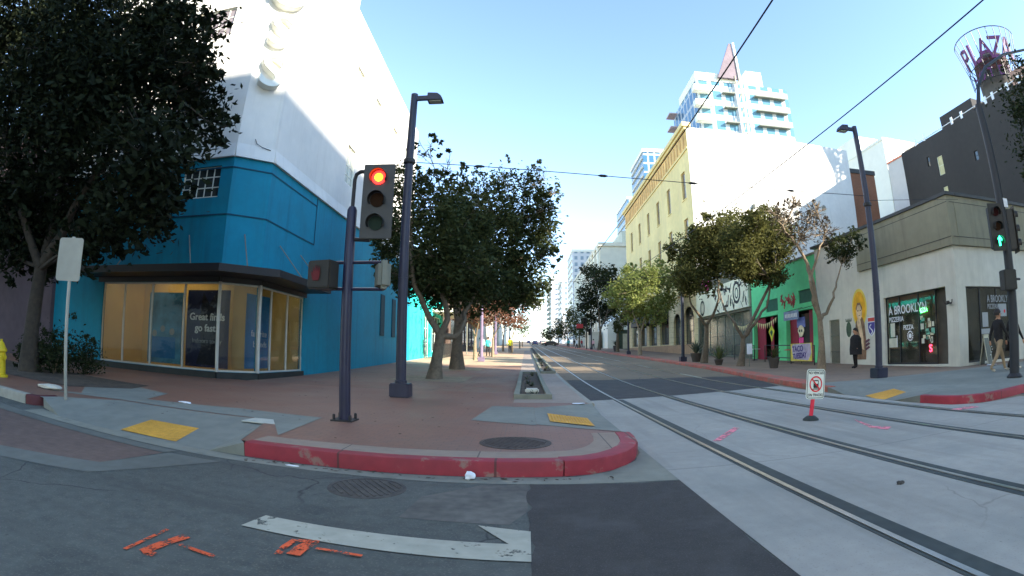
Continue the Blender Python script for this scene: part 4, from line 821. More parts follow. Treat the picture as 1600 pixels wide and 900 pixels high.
# buildings behind the row
bt = thing('brick_tower', 'narrow brown brick tower behind the white party wall', 'building', (37, 47, zg(47)))
m = MB(); m.box(35.5, 39.8, 47, 54, 0, 20.2); m.build('wall', brick_red, bt); MB().box(35.4, 39.9, 46.9, 54.1, 20.202, 20.7).build('coping', pizz_dark, bt)
Fb = Fr((35.5, 47, 0), (1, 0, 0), (0, -1, 0)); Fb.window(bt, 2.0, 2.9, 12.2, 14.0, 1, 2, frame_white, glass_dark, w=.01)
lb = thing('white_tower', 'tall plain white building carrying a grey letter L near its roof', 'building', (60, 62, zg(62)))
m = MB(); m.box(55.8, 75, 62, 77, 0, 32.6); m.box(56.5, 66, 70, 78, 32.6, 36.5); m.build('wall', fur_white, lb); MB().box(55.7, 75.1, 61.9, 77.1, 32.602, 33.0).build('parapet', fur_white, lb)
text('roof_letter', 'L', (58.3, 61.95, 27.6), (1, 0, 0), (0, 0, 1), 5.0, .03, M('letter_grey', (.34, .32, .42), .7), lb, bold=.03)
plain_building('pale_block', 'bluish grey block between the white tower and the dark hotel', 55.0, 70, 55.0, 61, 28.0, M('blue_grey_wall', (.36, .38, .44), .8, .04, 1, .06, .1, world=True), roofm=M('roof_rust', (.45, .16, .12), .8))
H = thing('hotel_building', 'dark grey hotel block with a few small windows standing behind the pizzeria', 'building', (44, 30, zg(30)))
HF = Fr((40, 0, 0), (0, 1, 0), (-1, 0, 0)); hh = [(35.5, 36.35, 16.8, 18.7), (35.5, 36.2, 13.6, 15.6), (30.6, 31.1, 16.6, 17.5), (37.4, 37.8, 18.2, 19.2)]
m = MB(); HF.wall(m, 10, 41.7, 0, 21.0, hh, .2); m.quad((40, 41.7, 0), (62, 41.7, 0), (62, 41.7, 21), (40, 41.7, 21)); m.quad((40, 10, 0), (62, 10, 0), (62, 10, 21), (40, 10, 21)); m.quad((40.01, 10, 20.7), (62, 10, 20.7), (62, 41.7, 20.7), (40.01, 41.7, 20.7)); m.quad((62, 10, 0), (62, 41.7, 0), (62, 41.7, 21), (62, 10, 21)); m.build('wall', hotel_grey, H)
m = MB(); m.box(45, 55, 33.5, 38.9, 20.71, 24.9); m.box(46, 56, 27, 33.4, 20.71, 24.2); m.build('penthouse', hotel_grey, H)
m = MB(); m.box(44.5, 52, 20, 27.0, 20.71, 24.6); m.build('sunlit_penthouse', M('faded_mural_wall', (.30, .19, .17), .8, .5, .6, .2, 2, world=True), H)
for u0, u1, v0, v1 in hh[:2]: HF.window(H, u0, u1, v0, v1, 1, 2, frame_white, M('curtain_cream', (.40, .40, .27), .7, .1, 2), w=-.15)
for u0, u1, v0, v1 in hh[2:]: HF.window(H, u0, u1, v0, v1, 1, 2, pizz_dark, glass_dark, w=-.15)
MB().tube([(39.97, 41, 21.05), (39.97, 25, 21.4), (39.97, 14, 21.2)], .05, 5).build('roof_cable', textwhite, H)
for y in (39, 37.5, 33, 31.5, 28, 27, 25, 23.5): m = MB(); m.box(39.93, 39.99, y-.15, y+.15, 20.9, 21.6); m.build('roof_lamp', textwhite, H)
m = MB(); m.box(39.2, 39.98, 41.0, 41.6, 14.0, 14.2); m.box(39.2, 39.98, 41.0, 41.6, 12.8, 13.0); m.build('fire_escape', black_metal, H)
tk = thing('rooftop_sign', 'round dark rooftop tank ringed by open letters reading PLAZA HOTEL', 'sign', (53.8, 35.0, 20.7))
MB().lathe([(2.35, 0), (2.35, 10.6), (2.25, 11.3), (1.8, 11.7), (.3, 11.9)], (53.8, 35.0, 20.71), 28).build('tank', M('tank_dark', (.05, .047, .047), .8, .2, 1, .2, .3), tk, smooth=True)
MB().lathe([(2.38, 0), (2.41, .2), (2.41, 1.5), (2.38, 1.6)], (53.8, 35.0, 30.0), 28).build('rust_band', M('tank_rust', (.06, .028, .03), .8, .3, 2, .2, .5), tk)
pur = M('sign_purple_metal', (.085, .025, .12), .6, .2, 2)
for i, ch in enumerate('PLAZA'):
    an = R(210)+R(27)*(i-2)
    n_ = Vector((math.cos(an), math.sin(an), -.2)).normalized(); c = Vector((53.8, 35.0, 30.9))+Vector((math.cos(an), math.sin(an), 0))*3.2
    u_ = Vector((-math.sin(an), math.cos(an), 0)); v_ = n_.cross(u_)
    text('sign_letter', ch, c, u_, v_, 3.75, .10, pur, tk, sx=.85, bold=.02)
for i, ch in enumerate('HOTEL'):
    an = R(208)+R(25)*(i-2); n_ = Vector((math.cos(an), math.sin(an), .1)).normalized(); c = Vector((53.8, 35.0, 28.8))+Vector((math.cos(an), math.sin(an), 0))*3.1
    u_ = Vector((-math.sin(an), math.cos(an), 0)); v_ = n_.cross(u_); text('sign_letter', ch, c, u_, v_, 1.8, .06, pur, tk, sx=.75)
m = MB()
for z, r in ((30.65, 3.3), (34.5, 4.15), (28.7, 3.2)):
    m.tube([(53.8+r*math.cos(R(a)), 35.0+r*math.sin(R(a)), z) for a in range(128, 300, 8)], .06, 5)
for a in range(128, 300, 14):
    c, s_ = math.cos(R(a)), math.sin(R(a)); m.tube([(53.8+3.20*c, 35.0+3.20*s_, 28.7), (53.8+3.31*c, 35.0+3.31*s_, 30.65), (53.8+4.16*c, 35.0+4.16*s_, 34.5)], .05, 4); m.tube([(53.8+2.13*c, 35.0+2.13*s_, 29.3), (53.8+3.31*c, 35.0+3.31*s_, 30.65)], .05, 5)
m.build('sign_frame', black_metal, tk)

# ---- towers
def tower(name, label, x0, x1, y0, y1, h, mat, fl=3.3, slab=.25, out=.5, slabm=None, every=1, zb=10):
    b = thing(name, label, 'building', ((x0+x1)/2, y0, zg(y0))); m = MB(); m.box(x0, x1, y0, y1, 0, h); m.build('facade', mat, b)
    m = MB(); m.box(x0-.3, x1+.3, y0-.3, y1+.3, h+.003, h+1.2); m.build('parapet', slabm or fur_white, b)
    z = zb
    while z < h-1:
        m = MB(); m.box(x0-out, x0-.002, y0+1, y1-1, z, z+slab); m.box(x0+(x1-x0)*.45, x1-1, y0-out, y0-.002, z, z+slab); m.build('balcony', slabm or fur_white, b); z += fl*every
    return b
g1 = winmat('tower_glass_blue', (.42, .47, .52), (.05, .14, .24), 2.4, 3.4, .75, .8); g2 = winmat('tower_white_grid', (.60, .61, .61), (.20, .26, .30), 3.1, 3.2, .5, .55); g3 = winmat('tower_pale_grid', (.64, .65, .65), (.30, .34, .38), 2.8, 3.3, .45, .5)
bt = thing('glass_tower', 'tall glass and white residential tower with a pointed roof fin', 'building', (45, 95, zg(95)))
m = MB(); m.box(36.5, 59, 95, 114, 0, 58.6); m.build('facade', winmat('fin_tower_wall', (.50, .56, .60), (.10, .22, .29), 3.0, 3.6, .68, .62), bt); m = MB(); m.box(36.3, 36.498, 95.6, 113.5, 0, 57); m.build('glass_side', g1, bt)
m = MB(); m.box(36.4, 46, 94.8, 108, 58.603, 60.6); m.box(49.5, 53.5, 96, 104, 58.603, 63); m.build('penthouse', fur_white, bt)
z = 30
while z < 56:
    m = MB(); m.box(35.2, 39.2, 93.2, 94.998, z, z+1.3); m.build('corner_balcony', fur_white, bt)
    m = MB(); m.box(50.0, 57.8, 94.0, 94.998, z+.3, z+.6); m.build('balcony', M('balcony_dark_grey', (.13, .15, .15), .7), bt)  # slabs in one dark grey
    m = MB(); m.box(42.2, 45.2, 94.0, 94.998, z+.3, z+.6); m.build('balcony', M('balcony_dark_grey', (.13, .15, .15), .7), bt)
    m = MB(); m.box(34.3, 36.28, 110, 113.4, z+2.2, z+2.5); m.build('side_balcony', M('balcony_mauve', (.30, .26, .32), .7), bt); z += 3.6
m = MB(); m.prism([(41.5, 94.0, 59.3), (46.6, 94.0, 59.3), (46.2, 94.0, 68.8), (45.6, 94.0, 68.8)], (0, .5, 0)); m.build('roof_fin', M('fin_mauve', (.12, .10, .14), .6, .08, 1), bt); m = MB(); m.tube([(47.0, 93.9, 30), (46.6, 93.9, 69)], .28, 6); m.build('fin_mast', fur_white, bt)
m = MB()
for k in range(9): z = 28+k*3.6; m.tube([(45.6, 93.95, z), (46.9, 93.95, z+3.6)], .12, 5); m.tube([(45.6, 93.95, z), (47, 93.95, z)], .12, 5)
m.tube([(45.6, 93.95, 26), (45.6, 93.95, 60)], .14, 5); m.build('lattice', M('lattice_tan', (.34, .31, .27), .7), bt)
MB().obox((56.5, 94.9, 33.0), 1.4, .08, 1.6).build('yellow_panel', M('panel_yellow', (.62, .56, .18), .7), bt)
tower('residential_tower', 'blue glass balcony tower left of the yellow building, nearest of the pair', 41.5, 56, 170, 192, 72, g1, every=1, zb=30)
tower('residential_tower', 'slim pale blue tower partly hidden by the yellow building edge', 45.5, 56, 222, 250, 70, g1, zb=30)
gb = thing('grey_office_building', 'plain grey-walled office with a pilastered street front past the second crossing', 'building', (20, 110, zg(110)))
m = MB(); m.box(16, 30, 110, 170, 0, 24.4); m.build('wall', fur_grey, gb); m = MB(); m.box(15.6, 30.2, 109.6, 170.4, 24.402, 25.2); m.build('parapet', fur_grey, gb)
GF = Fr((16, 0, 0), (0, 1, 0), (-1, 0, 0))
for k in range(11):
    m = MB(); GF.bx(m, 111+k*5.4, 112.2+k*5.4, 6, 24.3, .002, .5); m.build('pilaster', fur_white, gb)
    for v in (8, 14, 19): GF.window(gb, 112.6+k*5.4, 115.8+k*5.4, v, v+3.6, 2, 1, pizz_dark, M('far_glass', (.16, .18, .2), .2), w=.02)
m = MB(); m.box(21.3, 26, 112, 125, 24.4, 28.4); m.build('penthouse', M('grey_pale', (.36, .39, .38), .8), gb)
tower('white_apartment_tower', 'white stepped apartment tower rising behind the grey office', 23, 40, 255, 285, 52, g2, zb=25)
tower('white_apartment_tower', 'lower white apartment block between the grey office and the balcony tower', 20.5, 34, 300, 330, 43, g2, zb=15)
tower('balcony_tower', 'white tower with long stacked balconies at the far right of the street', 16.5, 29, 345, 380, 50, g3, slab=.8, out=2.0, zb=12)
tower('slim_far_tower', 'slim white slab tower closing the far end of the street', 8.5, 20, 600, 620, 61, g3, slab=.9, out=1.2, zb=18)
wb_ = thing('white_gable_building', 'low white gabled building with a dark green entrance beyond the yellow building', 'building', (18, 92, zg(92)))
m = MB(); m.prism([(14.6, 92, 0), (26, 92, 0), (26, 92, 6.0), (20.5, 92, 10.4), (14.6, 92, 6.4)], (0, 14, 0)); m.build('wall', fur_white, wb_); m = MB(); m.box(16.4, 20.5, 91.2, 91.998, 1, 5.3); m.build('entrance', M('dark_green_door', (.02, .04, .035), .6), wb_)
for x in (17.2, 18.6): m = MB(); m.box(x, x+.8, 91.15, 91.198, 1.9, 4.6); m.build('glass_panel', glass_pale, wb_)
plain_building('corner_shop', 'low grey corner shop at the second crossing', 11.9, 14.2, 98, 104, 5.0, fur_grey)
plain_building('end_block', 'low pale block closing the end of the street', -8, 7, 640, 660, 23, fur_white)
# ---- unseen blocks added behind the camera, placed and sized to shade the crossing
b = plain_building('shade_slab', 'tall unseen slab added behind and right of the camera to cast shade', 60, 64, -80, -21.7, 47, fur_grey)
for k in range(6):
    for j in range(8):
        pass
plain_building('shade_block', 'grey unseen block added behind the camera to keep sun off the pizzeria', 17, 52, -45, -7, 24.5, fur_grey)
plain_building('shade_block', 'broad unseen block added behind the camera to cut the skylight', -60, -11, -50, -16, 34, fur_grey)
# ================================================================== street furniture
def lamp(label, x, y, h, d, mat, head=True):
    z = zg(y)+.14; t = thing('street_lamp', label, 'street lamp', (x, y, z), 'street lamps along the tram street')
    MB().box(x-.215, x+.215, y-.215, y+.215, z, z+.30).build('base', mat, t, bevel=.02)
    MB().tube([(x, y, z+.29), (x, y, z+.36), (x, y, z+.37), (x, y, z+h*.5), (x, y, z+h)], [.135, .135, .115, .105, .085], 14).build('pole', mat, t, smooth=True)
    MB().lathe([(.118, 0), (.118, .03)], (x, y, z+2.6), 14).build('band', mat, t)
    m = MB(); m.box(min(x, x+d*.36), max(x, x+d*.36), y-.04, y+.04, z+h-.17, z+h-.06); m.build('arm', mat, t)
    m = MB(); a, b = x+d*.34, x+d*.72
    m.prism([(a, y-.13, z+h-.23), (b, y-.13, z+h-.23), (b-d*.05, y-.13, z+h-.12), (b-d*.14, y-.13, z+h-.04), (a, y-.13, z+h-.02)], (0, .26, 0)); o = m.build('lamp_head', mat, t, bevel=.012)
    m = MB(); m.box(min(a+d*.05, b-d*.05), max(a+d*.05, b-d*.05), y-.09, y+.09, z+h-.25, z+h-.225); m.build('lens', glass_pale, o)
    MB().lathe([(.125, 0), (.14, .02), (.14, .10), (.125, .12)], (x, y, z+5.25), 12).build('wire_clamp', black_metal, t)
    return t
lamp('dark blue street lamp with square base standing left of the tram tracks', -2.70, 10.98, 7.08, 1, lampblue)
lamp('dark blue street lamp with square base in front of the pizzeria', 10.62, 13.12, 7.95, -1, lampblue)
lamp('sunlit mauve street lamp beyond the two big street trees', -2.96, 34.1, 8.0, 1, M('lamp_mauve', (.13, .11, .20), .45, .1, 4))
lamp('far mauve street lamp on the left pavement behind the sunlit lamp', -3.1, 52, 8.0, 1, M('lamp_mauve', (.13, .11, .20), .45))
lamp('dark street lamp beside the twin-trunk tree by the doodle sign', 10.3, 33.0, 7.5, -1, lampblue)
lamp('dark street lamp beside the pale lime tree by the yellow building', 10.5, 52.5, 7.5, -1, lampblue)
lamp('distant dark street lamp past the second crossing on the right', 10.6, 84, 7.5, -1, lampblue)

red_on = M('signal_red_lit', (1, .05, .02), .5, 0, 1, emit=(1, .012, .01), estr=2.2); red_core = M('signal_red_core', (1, .3, .02), .5, 0, 1, emit=(1, .16, .004), estr=5)
lens_off_a = M('lens_amber_off', (.022, .010, .004), .6, .1, 5, spec=.08); lens_off_g = M('lens_green_off', (.016, .030, .026), .6, .1, 5, spec=.08); lens_off_r = M('lens_red_off', (.02, .004, .004), .6, .1, 5, spec=.08)
def signal_head(parent, c, F, hgt=1.1, wid=.46, colors=(), lit=None, plate=signal_grey):
    """three-lens head facing F (unit vector), c is the plate centre"""
    c = Vector(c); F = Vector(F).normalized(); Zv = Vector((0, 0, 1)); X = F.cross(Zv)
    MB().obox(c-F*.02, wid/2, .012, hgt/2, X, F, Zv).build('backplate', plate, parent, bevel=.01)
    MB().obox(c-F*.14, .15, .11, hgt*.44, X, F, Zv).build('housing', signal_black, parent, bevel=.02)
    for k, mt in enumerate(colors):
        p = c+Zv*(hgt*.31-(hgt*.305)*k); MB().disc(p-F*.005, .105, F, .012, 20).build('lens', mt, parent)
        if mt is red_on: MB().disc(p+F*.009, .062, F, .004, 16).build('lit_core', red_core, parent)
        m = MB(); n = 14   # hood
        for j in range(n):
            a0, a1 = R(-30+240*j/n), R(-30+240*(j+1)/n); r = .118
            q0, q1 = X*math.cos(a0)*r+Zv*math.sin(a0)*r, X*math.cos(a1)*r+Zv*math.sin(a1)*r
            m.quad(p+q0, p+q1, p+q1+F*.11-Zv*.01, p+q0+F*.11-Zv*.01); m.quad(p+q0*1.06, p+q1*1.06, p+q1*1.06+F*.11-Zv*.01, p+q0*1.06+F*.11-Zv*.01)
        m.build('hood', signal_black, parent, smooth=True)
T1 = thing('traffic_signal', 'navy traffic signal post showing a red light on the brick corner', 'traffic signal', (-2.52, 6.92, .15))
x, y = -2.52, 6.92
MB().box(x-.16, x+.16, y-.16, y+.16, .142, .17).build('base_plate', black_metal, T1)
m = MB()
for a in (-.12, .12):
    for b in (-.12, .12): m.lathe([(.022, .17), (.022, .24), (.01, .25)], (x+a, y+b, 0), 6)
m.build('anchor_bolts', black_metal, T1)
MB().tube([(x, y, .165), (x, y, 1.5), (x, y, 3.15), (x, y, 3.2)], [.083, .078, .072, .05], 14).build('post', navy_pole, T1, smooth=True)
MB().tube([(x, y, 3.15), (x, y, 3.62), (x+.02, y, 3.70), (x+.08, y, 3.74), (x+.25, y, 3.74)], .03, 8).build('top_bracket', black_metal, T1, smooth=True)
MB().tube([(x, y, 2.72), (x+.3, y, 2.70)], .03, 8).build('side_bracket', black_metal, T1)
signal_head(T1, (-2.13, 6.86, 3.27), (.06, -1, -.0), 1.12, .47, (red_on, lens_off_a, lens_off_g), plate=M('backplate_grey', (.045, .048, .054), .6, .1, 5))
for z in (2.38, 2.0): MB().tube([(-2.98, 6.92, z), (-2.0, 6.92, z)], .024, 8).build('crossbar', navy_pole, T1)
p1 = MB().obox((-2.86, 6.80, 2.18), .2, .12, .2, (.97, -.25, 0), (.25, .97, 0), (0, 0, 1)).build('walk_signal', signal_black, T1, bevel=.02)
m = MB(); Fx, Fy = Vector((.97, -.25, 0)), Vector((.25, .97, 0)); c = Vector((-2.89, 6.80, 2.19))-Fy*.122
hand = [(-.05, -.1), (.05, -.1), (.07, 0), (.06, .1), (.04, .02), (.03, .12), (.01, .03), (-.01, .13), (-.03, .03), (-.05, .1), (-.06, 0), (-.09, .04), (-.08, -.03)]
m.prism([c+Fx*a+Vector((0, 0, b)) for a, b in hand], -Fy*.004); m.build('red_hand', M('hand_red', (.06, .004, .006), .6, 0, 1, emit=(.6, .01, .03), estr=.008), p1)
MB().obox((-2.02, 6.98, 2.2), .09, .2, .2, (.9, .43, 0), (-.43, .9, 0), (0, 0, 1)).build('walk_signal', signal_grey, T1, bevel=.05)

T2 = thing('traffic_signal', 'dark signal mast with green arrow and long curved arm at the right edge', 'traffic signal', (11.62, 8.45, .15)); x, y = 11.62, 8.45
MB().lathe([(.22, .145), (.22, .19), (.16, .25), (.15, .26)], (x, y, 0), 12).build('base', black_metal, T2)
MB().tube([(x, y, .2), (x, y, 3), (x+.02, y, 7.0)], [.14, .125, .10], 12).build('mast', M('mast_dark', (.016, .018, .025), .5, .1, 5), T2, smooth=True)
MB().tube([(x+.02, y, 6.95), (x+.3, y, 7.6), (x+1.0, y, 8.35), (x+2.3, y, 9.1), (x+4.4, y, 9.9), (x+7, y, 10.3)], [.07, .055, .05, .045, .04, .035], 10).build('curved_arm', M('mast_dark', (.016, .018, .025), .5), T2, smooth=True)
green_on = M('signal_green_lit', (.05, 1, .5), .5, 0, 1, emit=(.02, 1, .45), estr=5)
signal_head(T2, (11.18, 8.35, 3.72), (-.35, -1, 0), 1.15, .44, (lens_off_r, lens_off_a, lens_off_g), plate=signal_black)
F_ = Vector((-.35, -1, 0)).normalized(); Xv = F_.cross(Vector((0, 0, 1))); c = Vector((11.18, 8.35, 3.72))+Vector((0, 0, -.34))+F_*.012
m = MB(); m.prism([c+Xv*a+Vector((0, 0, b)) for a, b in ((-.022, -.12), (.022, -.12), (.022, .05), (.075, .0), (.075, .05), (0, .125), (-.075, .05), (-.075, 0), (-.022, .05))], F_*.006); m.build('green_arrow', green_on, T2)
signal_head(T2, (12.1, 8.42, 3.72), (.8, -.6, 0), 1.15, .44, (lens_off_r, lens_off_a, lens_off_g), plate=signal_black)
MB().obox((11.38, 8.35, 2.45), .2, .14, .24, (.94, -.35, 0), (.35, .94, 0), (0, 0, 1)).build('walk_signal', signal_black, T2, bevel=.02)
for z in (3.3, 4.1, 2.5): MB().tube([(11.2, 8.45, z), (12.1, 8.47, z)], .03, 6).build('bracket', black_metal, T2)
MB().obox((11.72, 8.36, 4.35), .09, .03, .11).build('white_tag', textwhite, T2)
# sign posts
t = thing('street_sign', 'bare metal back of a sign on a thin post by the left ramp', 'sign', (-6.78, 5.52, .15))
MB().tube([(-6.78, 5.52, .14), (-6.82, 5.52, 2.6)], .028, 8).build('post', sign_back, t)
def rrect(cx, cz, w, h, r, n=5):
    out = []
    for qx, qz, a0 in ((w/2-r, h/2-r, 0), (-w/2+r, h/2-r, 90), (-w/2+r, -h/2+r, 180), (w/2-r, -h/2+r, 270)):
        for k in range(n+1): a = R(a0+90*k/n); out.append((cx+qx+r*math.cos(a), cz+qz+r*math.sin(a)))
    return out
MB().prism([(-6.83+a*.94, 5.485+a*.35, b) for a, b in rrect(0, 2.25, .47, .66, .05)], (-.001, .004, 0)).build('plate', sign_back, t)
t = thing('track_warning_sign', 'low white NO VEHICLES ON TRACKS sign on a red flexible post between the rails', 'sign', (4.50, 7.29, .01))
MB().lathe([(.14, .005), (.13, .04), (.07, .085), (.05, .09)], (4.48, 7.30, 0), 18).build('base', rubber, t, smooth=True)
MB().tube([(4.48, 7.30, .07), (4.52, 7.30, .45)], .034, 10).build('post', post_red, t, smooth=True)
SX, SZ = Vector((.995, .02, -.05)), Vector((.05, 0, 1)); c0 = Vector((4.535, 7.255, .585))
def spp(a, b, w=0): return c0+SX*a+SZ*b+Vector((0, -w, 0))
MB().prism([spp(a, b) for a, b in rrect(0, 0, .36, .47, .05)], (0, .008, 0)).build('plate', sign_white, t)
m = MB(); o1, o2 = rrect(0, 0, .335, .445, .042), rrect(0, 0, .315, .425, .034); n = len(o1)
for k in range(n): j = (k+1) % n; m.quad(spp(*o1[k], .002), spp(*o1[j], .002), spp(*o2[j], .002), spp(*o2[k], .002))
m.build('border', sign_black, t)
text('lettering', 'NO VEHICLES', spp(0, .155, .002), SX, SZ, .058, .001, sign_black, t, bold=.0012, sx=.82)
text('lettering', 'ON TRACKS', spp(0, -.19, .002), SX, SZ, .058, .001, sign_black, t, bold=.0012, sx=.9)
m = MB(); m.prism([spp(a, b, .002) for a, b in rrect(.005, .0, .10, .125, .02)], (0, -.001, 0)); m.prism([spp(a, b, .002) for a, b in ((-.06, -.085), (.07, -.085), (.07, -.07), (-.06, -.07))], (0, -.001, 0)); m.build('tram_symbol', sign_black, t)
m = MB(); m.prism([spp(a, b, .0035) for a, b in rrect(.005, .025, .07, .04, .008)], (0, -.001, 0)); m.build('tram_window', sign_white, t)
m = MB(); n = 28
for k in range(n):
    a0, a1 = 2*math.pi*k/n, 2*math.pi*(k+1)/n; m.quad(spp(.125*math.cos(a0), .125*math.sin(a0), .005), spp(.125*math.cos(a1), .125*math.sin(a1), .005), spp(.103*math.cos(a1), .103*math.sin(a1), .005), spp(.103*math.cos(a0), .103*math.sin(a0), .005))
m.quad(spp(-.08, .064, .005), spp(-.064, .08, .005), spp(.08, -.064, .005), spp(.064, -.08, .005)); m.build('ban_ring', sign_red, t)
t = thing('fire_hydrant', 'yellow fire hydrant at the far left edge by the kerb', 'hydrant', (-10.25, 6.4, .15))
MB().lathe([(.17, 0), (.17, .05), (.11, .07), (.11, .5), (.14, .52), (.14, .56), (.11, .6), (.07, .68), (.03, .72), (.03, .76)], (-10.25, 6.4, .14), 16).build('barrel', M('hydrant_yellow', (.42, .34, .012), .5, .1, 5), t, smooth=True)
for s_ in (-1, 1): MB().tube([(-10.25, 6.4, .55), (-10.25+s_*.17, 6.4, .55)], .05, 10).build('outlet', M('hydrant_yellow', (.42, .34, .012), .5), t)
MB().tube([(-10.25, 6.4, .5), (-10.25, 6.22, .5)], .06, 10).build('outlet', M('hydrant_yellow', (.42, .34, .012), .5), t)
# planters
succ = leafmat('succulent', (.035, .045, .03), (.08, .085, .05), .1)
def planter(label, x0, x1, y0, y1, h):
    t = thing('planter', label, 'planter', ((x0+x1)/2, y0, zg(y0)+.14)); w = .12; m = MB()
    ysp = [y0]+[y for y in np.arange(math.ceil(y0/4)*4, y1, 4) if y > y0+.2]+[y1]
    def seg(a, b, ya, yb):
        for c, d in zip(ysp, ysp[1:]):
            c2, d2 = max(c, ya), min(d, yb)
            if d2-c2 < .01: continue
            m.add([(x, y, zg(y)+z) for x in (a, b) for y in (c2, d2) for z in (.0, .14+h)], [(0, 1, 3, 2), (4, 6, 7, 5), (0, 4, 5, 1), (2, 3, 7, 6), (0, 2, 6, 4), (1, 5, 7, 3)])
    seg(x0, x0+w, y0, y1); seg(x1-w, x1, y0, y1); m.box(x0+w, x1-w, y0, y0+w, 0, zg(y0)+.14+h); m.box(x0+w, x1-w, y1-w, y1, 0, zg(y1)+.14+h)
    m.build('kerb_wall', planter_c, t)
    m = MB()
    for c, d in zip(ysp, ysp[1:]): m.quad((x0+w, c, zg(c)+.14+h-.07), (x1-w, c, zg(c)+.14+h-.07), (x1-w, d, zg(d)+.14+h-.07), (x0+w, d, zg(d)+.14+h-.07))
    m.build('soil_bed', soil, t)
    k = 0; y = y0+.45
    while y < min(y1, 50):
        xx = random.uniform(x0+w+.12, x1-w-.12); z = zg(y)+.14+h-.07; m = MB(); n = 16
        for j in range(n):
            a = random.uniform(0, 6.28); e = random.uniform(.2, 1.2); L_ = random.uniform(.10, .2); d = Vector((math.cos(a)*math.cos(e), math.sin(a)*math.cos(e), math.sin(e)))
            s_ = Vector((-math.sin(a), math.cos(a), 0))*.022; b0 = Vector((xx, y, z)); m.add([b0-s_*.5, b0+s_*.5, b0+d*L_*.6+s_, b0+d*L_, b0+d*L_*.6-s_], [(0, 1, 2, 3, 4)])
        m.build('succulent', succ, t); y += random.uniform(.9, 2.6)
    if y0 < 12: m = MB(); m.box(-.02, .30, 11.95, 12.4, zg(12)+.2, zg(12)+.30); m.build('stone', fur_grey, t, bevel=.03)
    return t
planter('near long concrete planter with small succulents beside the tram rails', -.26, .56, 11.1, 21.6, .11)
planter('farther concrete planter strip hugging the tram rails', .62, 1.26, 22.0, 95, .11)
# litter
def crumple(name, label, c, r, sc3, mat, cat, seed):
    random.seed(seed); bm = bmesh.new(); bmesh.ops.create_icosphere(bm, subdivisions=2, radius=r)
    for v in bm.verts: v.co *= random.uniform(.7, 1.2); v.co = Vector((v.co.x*sc3[0], v.co.y*sc3[1], v.co.z*sc3[2]))+Vector(c)
    me = bpy.data.meshes.new(name); bm.to_mesh(me); bm.free(); me.materials.append(mat); o = bpy.data.objects.new(name, me); COL.objects.link(o); return tag(o, label, cat)
crumple('paper_cup', 'crushed white paper cup in the gutter below the red kerb', (-.49, 4.52, .045), .05, (1.0, .8, .8), textwhite, 'litter', 1)
crumple('paper_scrap', 'torn white paper lying on the red pavement near the blue store', (-5.45, 7.05, .165), .11, (1.3, .5, .14), textwhite, 'litter', 2)
crumple('paper_scrap', 'thin pale scrap in the gutter below the left end of the red kerb', (-2.2, 4.52, .015), .055, (1.3, .25, .15), textwhite, 'litter', 3)
crumple('paper_scrap', 'flat white scrap on the kerb edge near the planter end', (1.02, 10.1, .165), .12, (1.1, 1.0, .06), textwhite, 'litter', 4)
crumple('stone', 'single dark stone on the track slab at right', (3.02, 3.36, .022), .035, (1.2, .7, .6), asphalt_new, 'stone', 5)
crumple('stone', 'pale flat stone on the planting strip at far left', (-8.1, 6.2, .19), .22, (1.5, .8, .2), fur_grey, 'stone', 6)

# ================================================================== trees
def leaf_mesh(name, P, size, mat, parent, aspect=.45, kind=None):
    n = len(P); d = rng.normal(size=(n, 3)); d[:, 2] *= .7; d /= np.linalg.norm(d, axis=1)[:, None]
    q = rng.normal(size=(n, 3)); s = np.cross(d, q); s /= np.linalg.norm(s, axis=1)[:, None]
    L_ = (size*rng.uniform(.5, 1.4, n))[:, None]; W_ = L_*aspect
    off = np.array(root_of(parent).location) if parent else np.zeros(3)
    P = P-off
    V = np.stack([P-d*L_*.5, P+s*W_*.5-d*L_*.05, P+d*L_*.5, P-s*W_*.5-d*L_*.05], 1).reshape(-1, 3)
    me = bpy.data.meshes.new(name); me.vertices.add(4*n); me.vertices.foreach_set('co', V.ravel().astype(np.float32))
    me.loops.add(4*n); me.loops.foreach_set('vertex_index', np.arange(4*n, dtype=np.int32)); me.polygons.add(n)
    me.polygons.foreach_set('loop_start', np.arange(0, 4*n, 4, dtype=np.int32)); me.update(calc_edges=True); me.materials.append(mat)
    o = bpy.data.objects.new(name, me); COL.objects.link(o); o.parent = parent; return tag(o, kind=kind)
def crown_pts(clusters, n):
    sat = []
    for c, r, den in clusters:
        for k in range(5):
            u = rng.normal(size=3); u[2] += .4; u /= np.linalg.norm(u); sat.append((np.array(c)+u*r*rng.uniform(.95, 1.25), r*rng.uniform(.16, .34), den*.9))
    clusters = [(np.array(c), r, d) for c, r, d in clusters]+sat
    w = np.array([c[1]**2*c[2] for c in clusters]); w = w/w.sum(); out = []
    for (c, r, den), f in zip(clusters, w):
        k = max(int(n*f/14), 3); u = rng.normal(size=(k, 3)); u /= np.linalg.norm(u, axis=1)[:, None]
        rad = r*rng.uniform(0, 1, k)**.45*rng.uniform(.75, 1.12, k); cen = np.array(c)+u*rad[:, None]*np.array([1, 1, .9])
        out.append((cen[:, None, :]+rng.normal(size=(k, 14, 3))*r*.19).reshape(-1, 3))
    return np.concatenate(out)
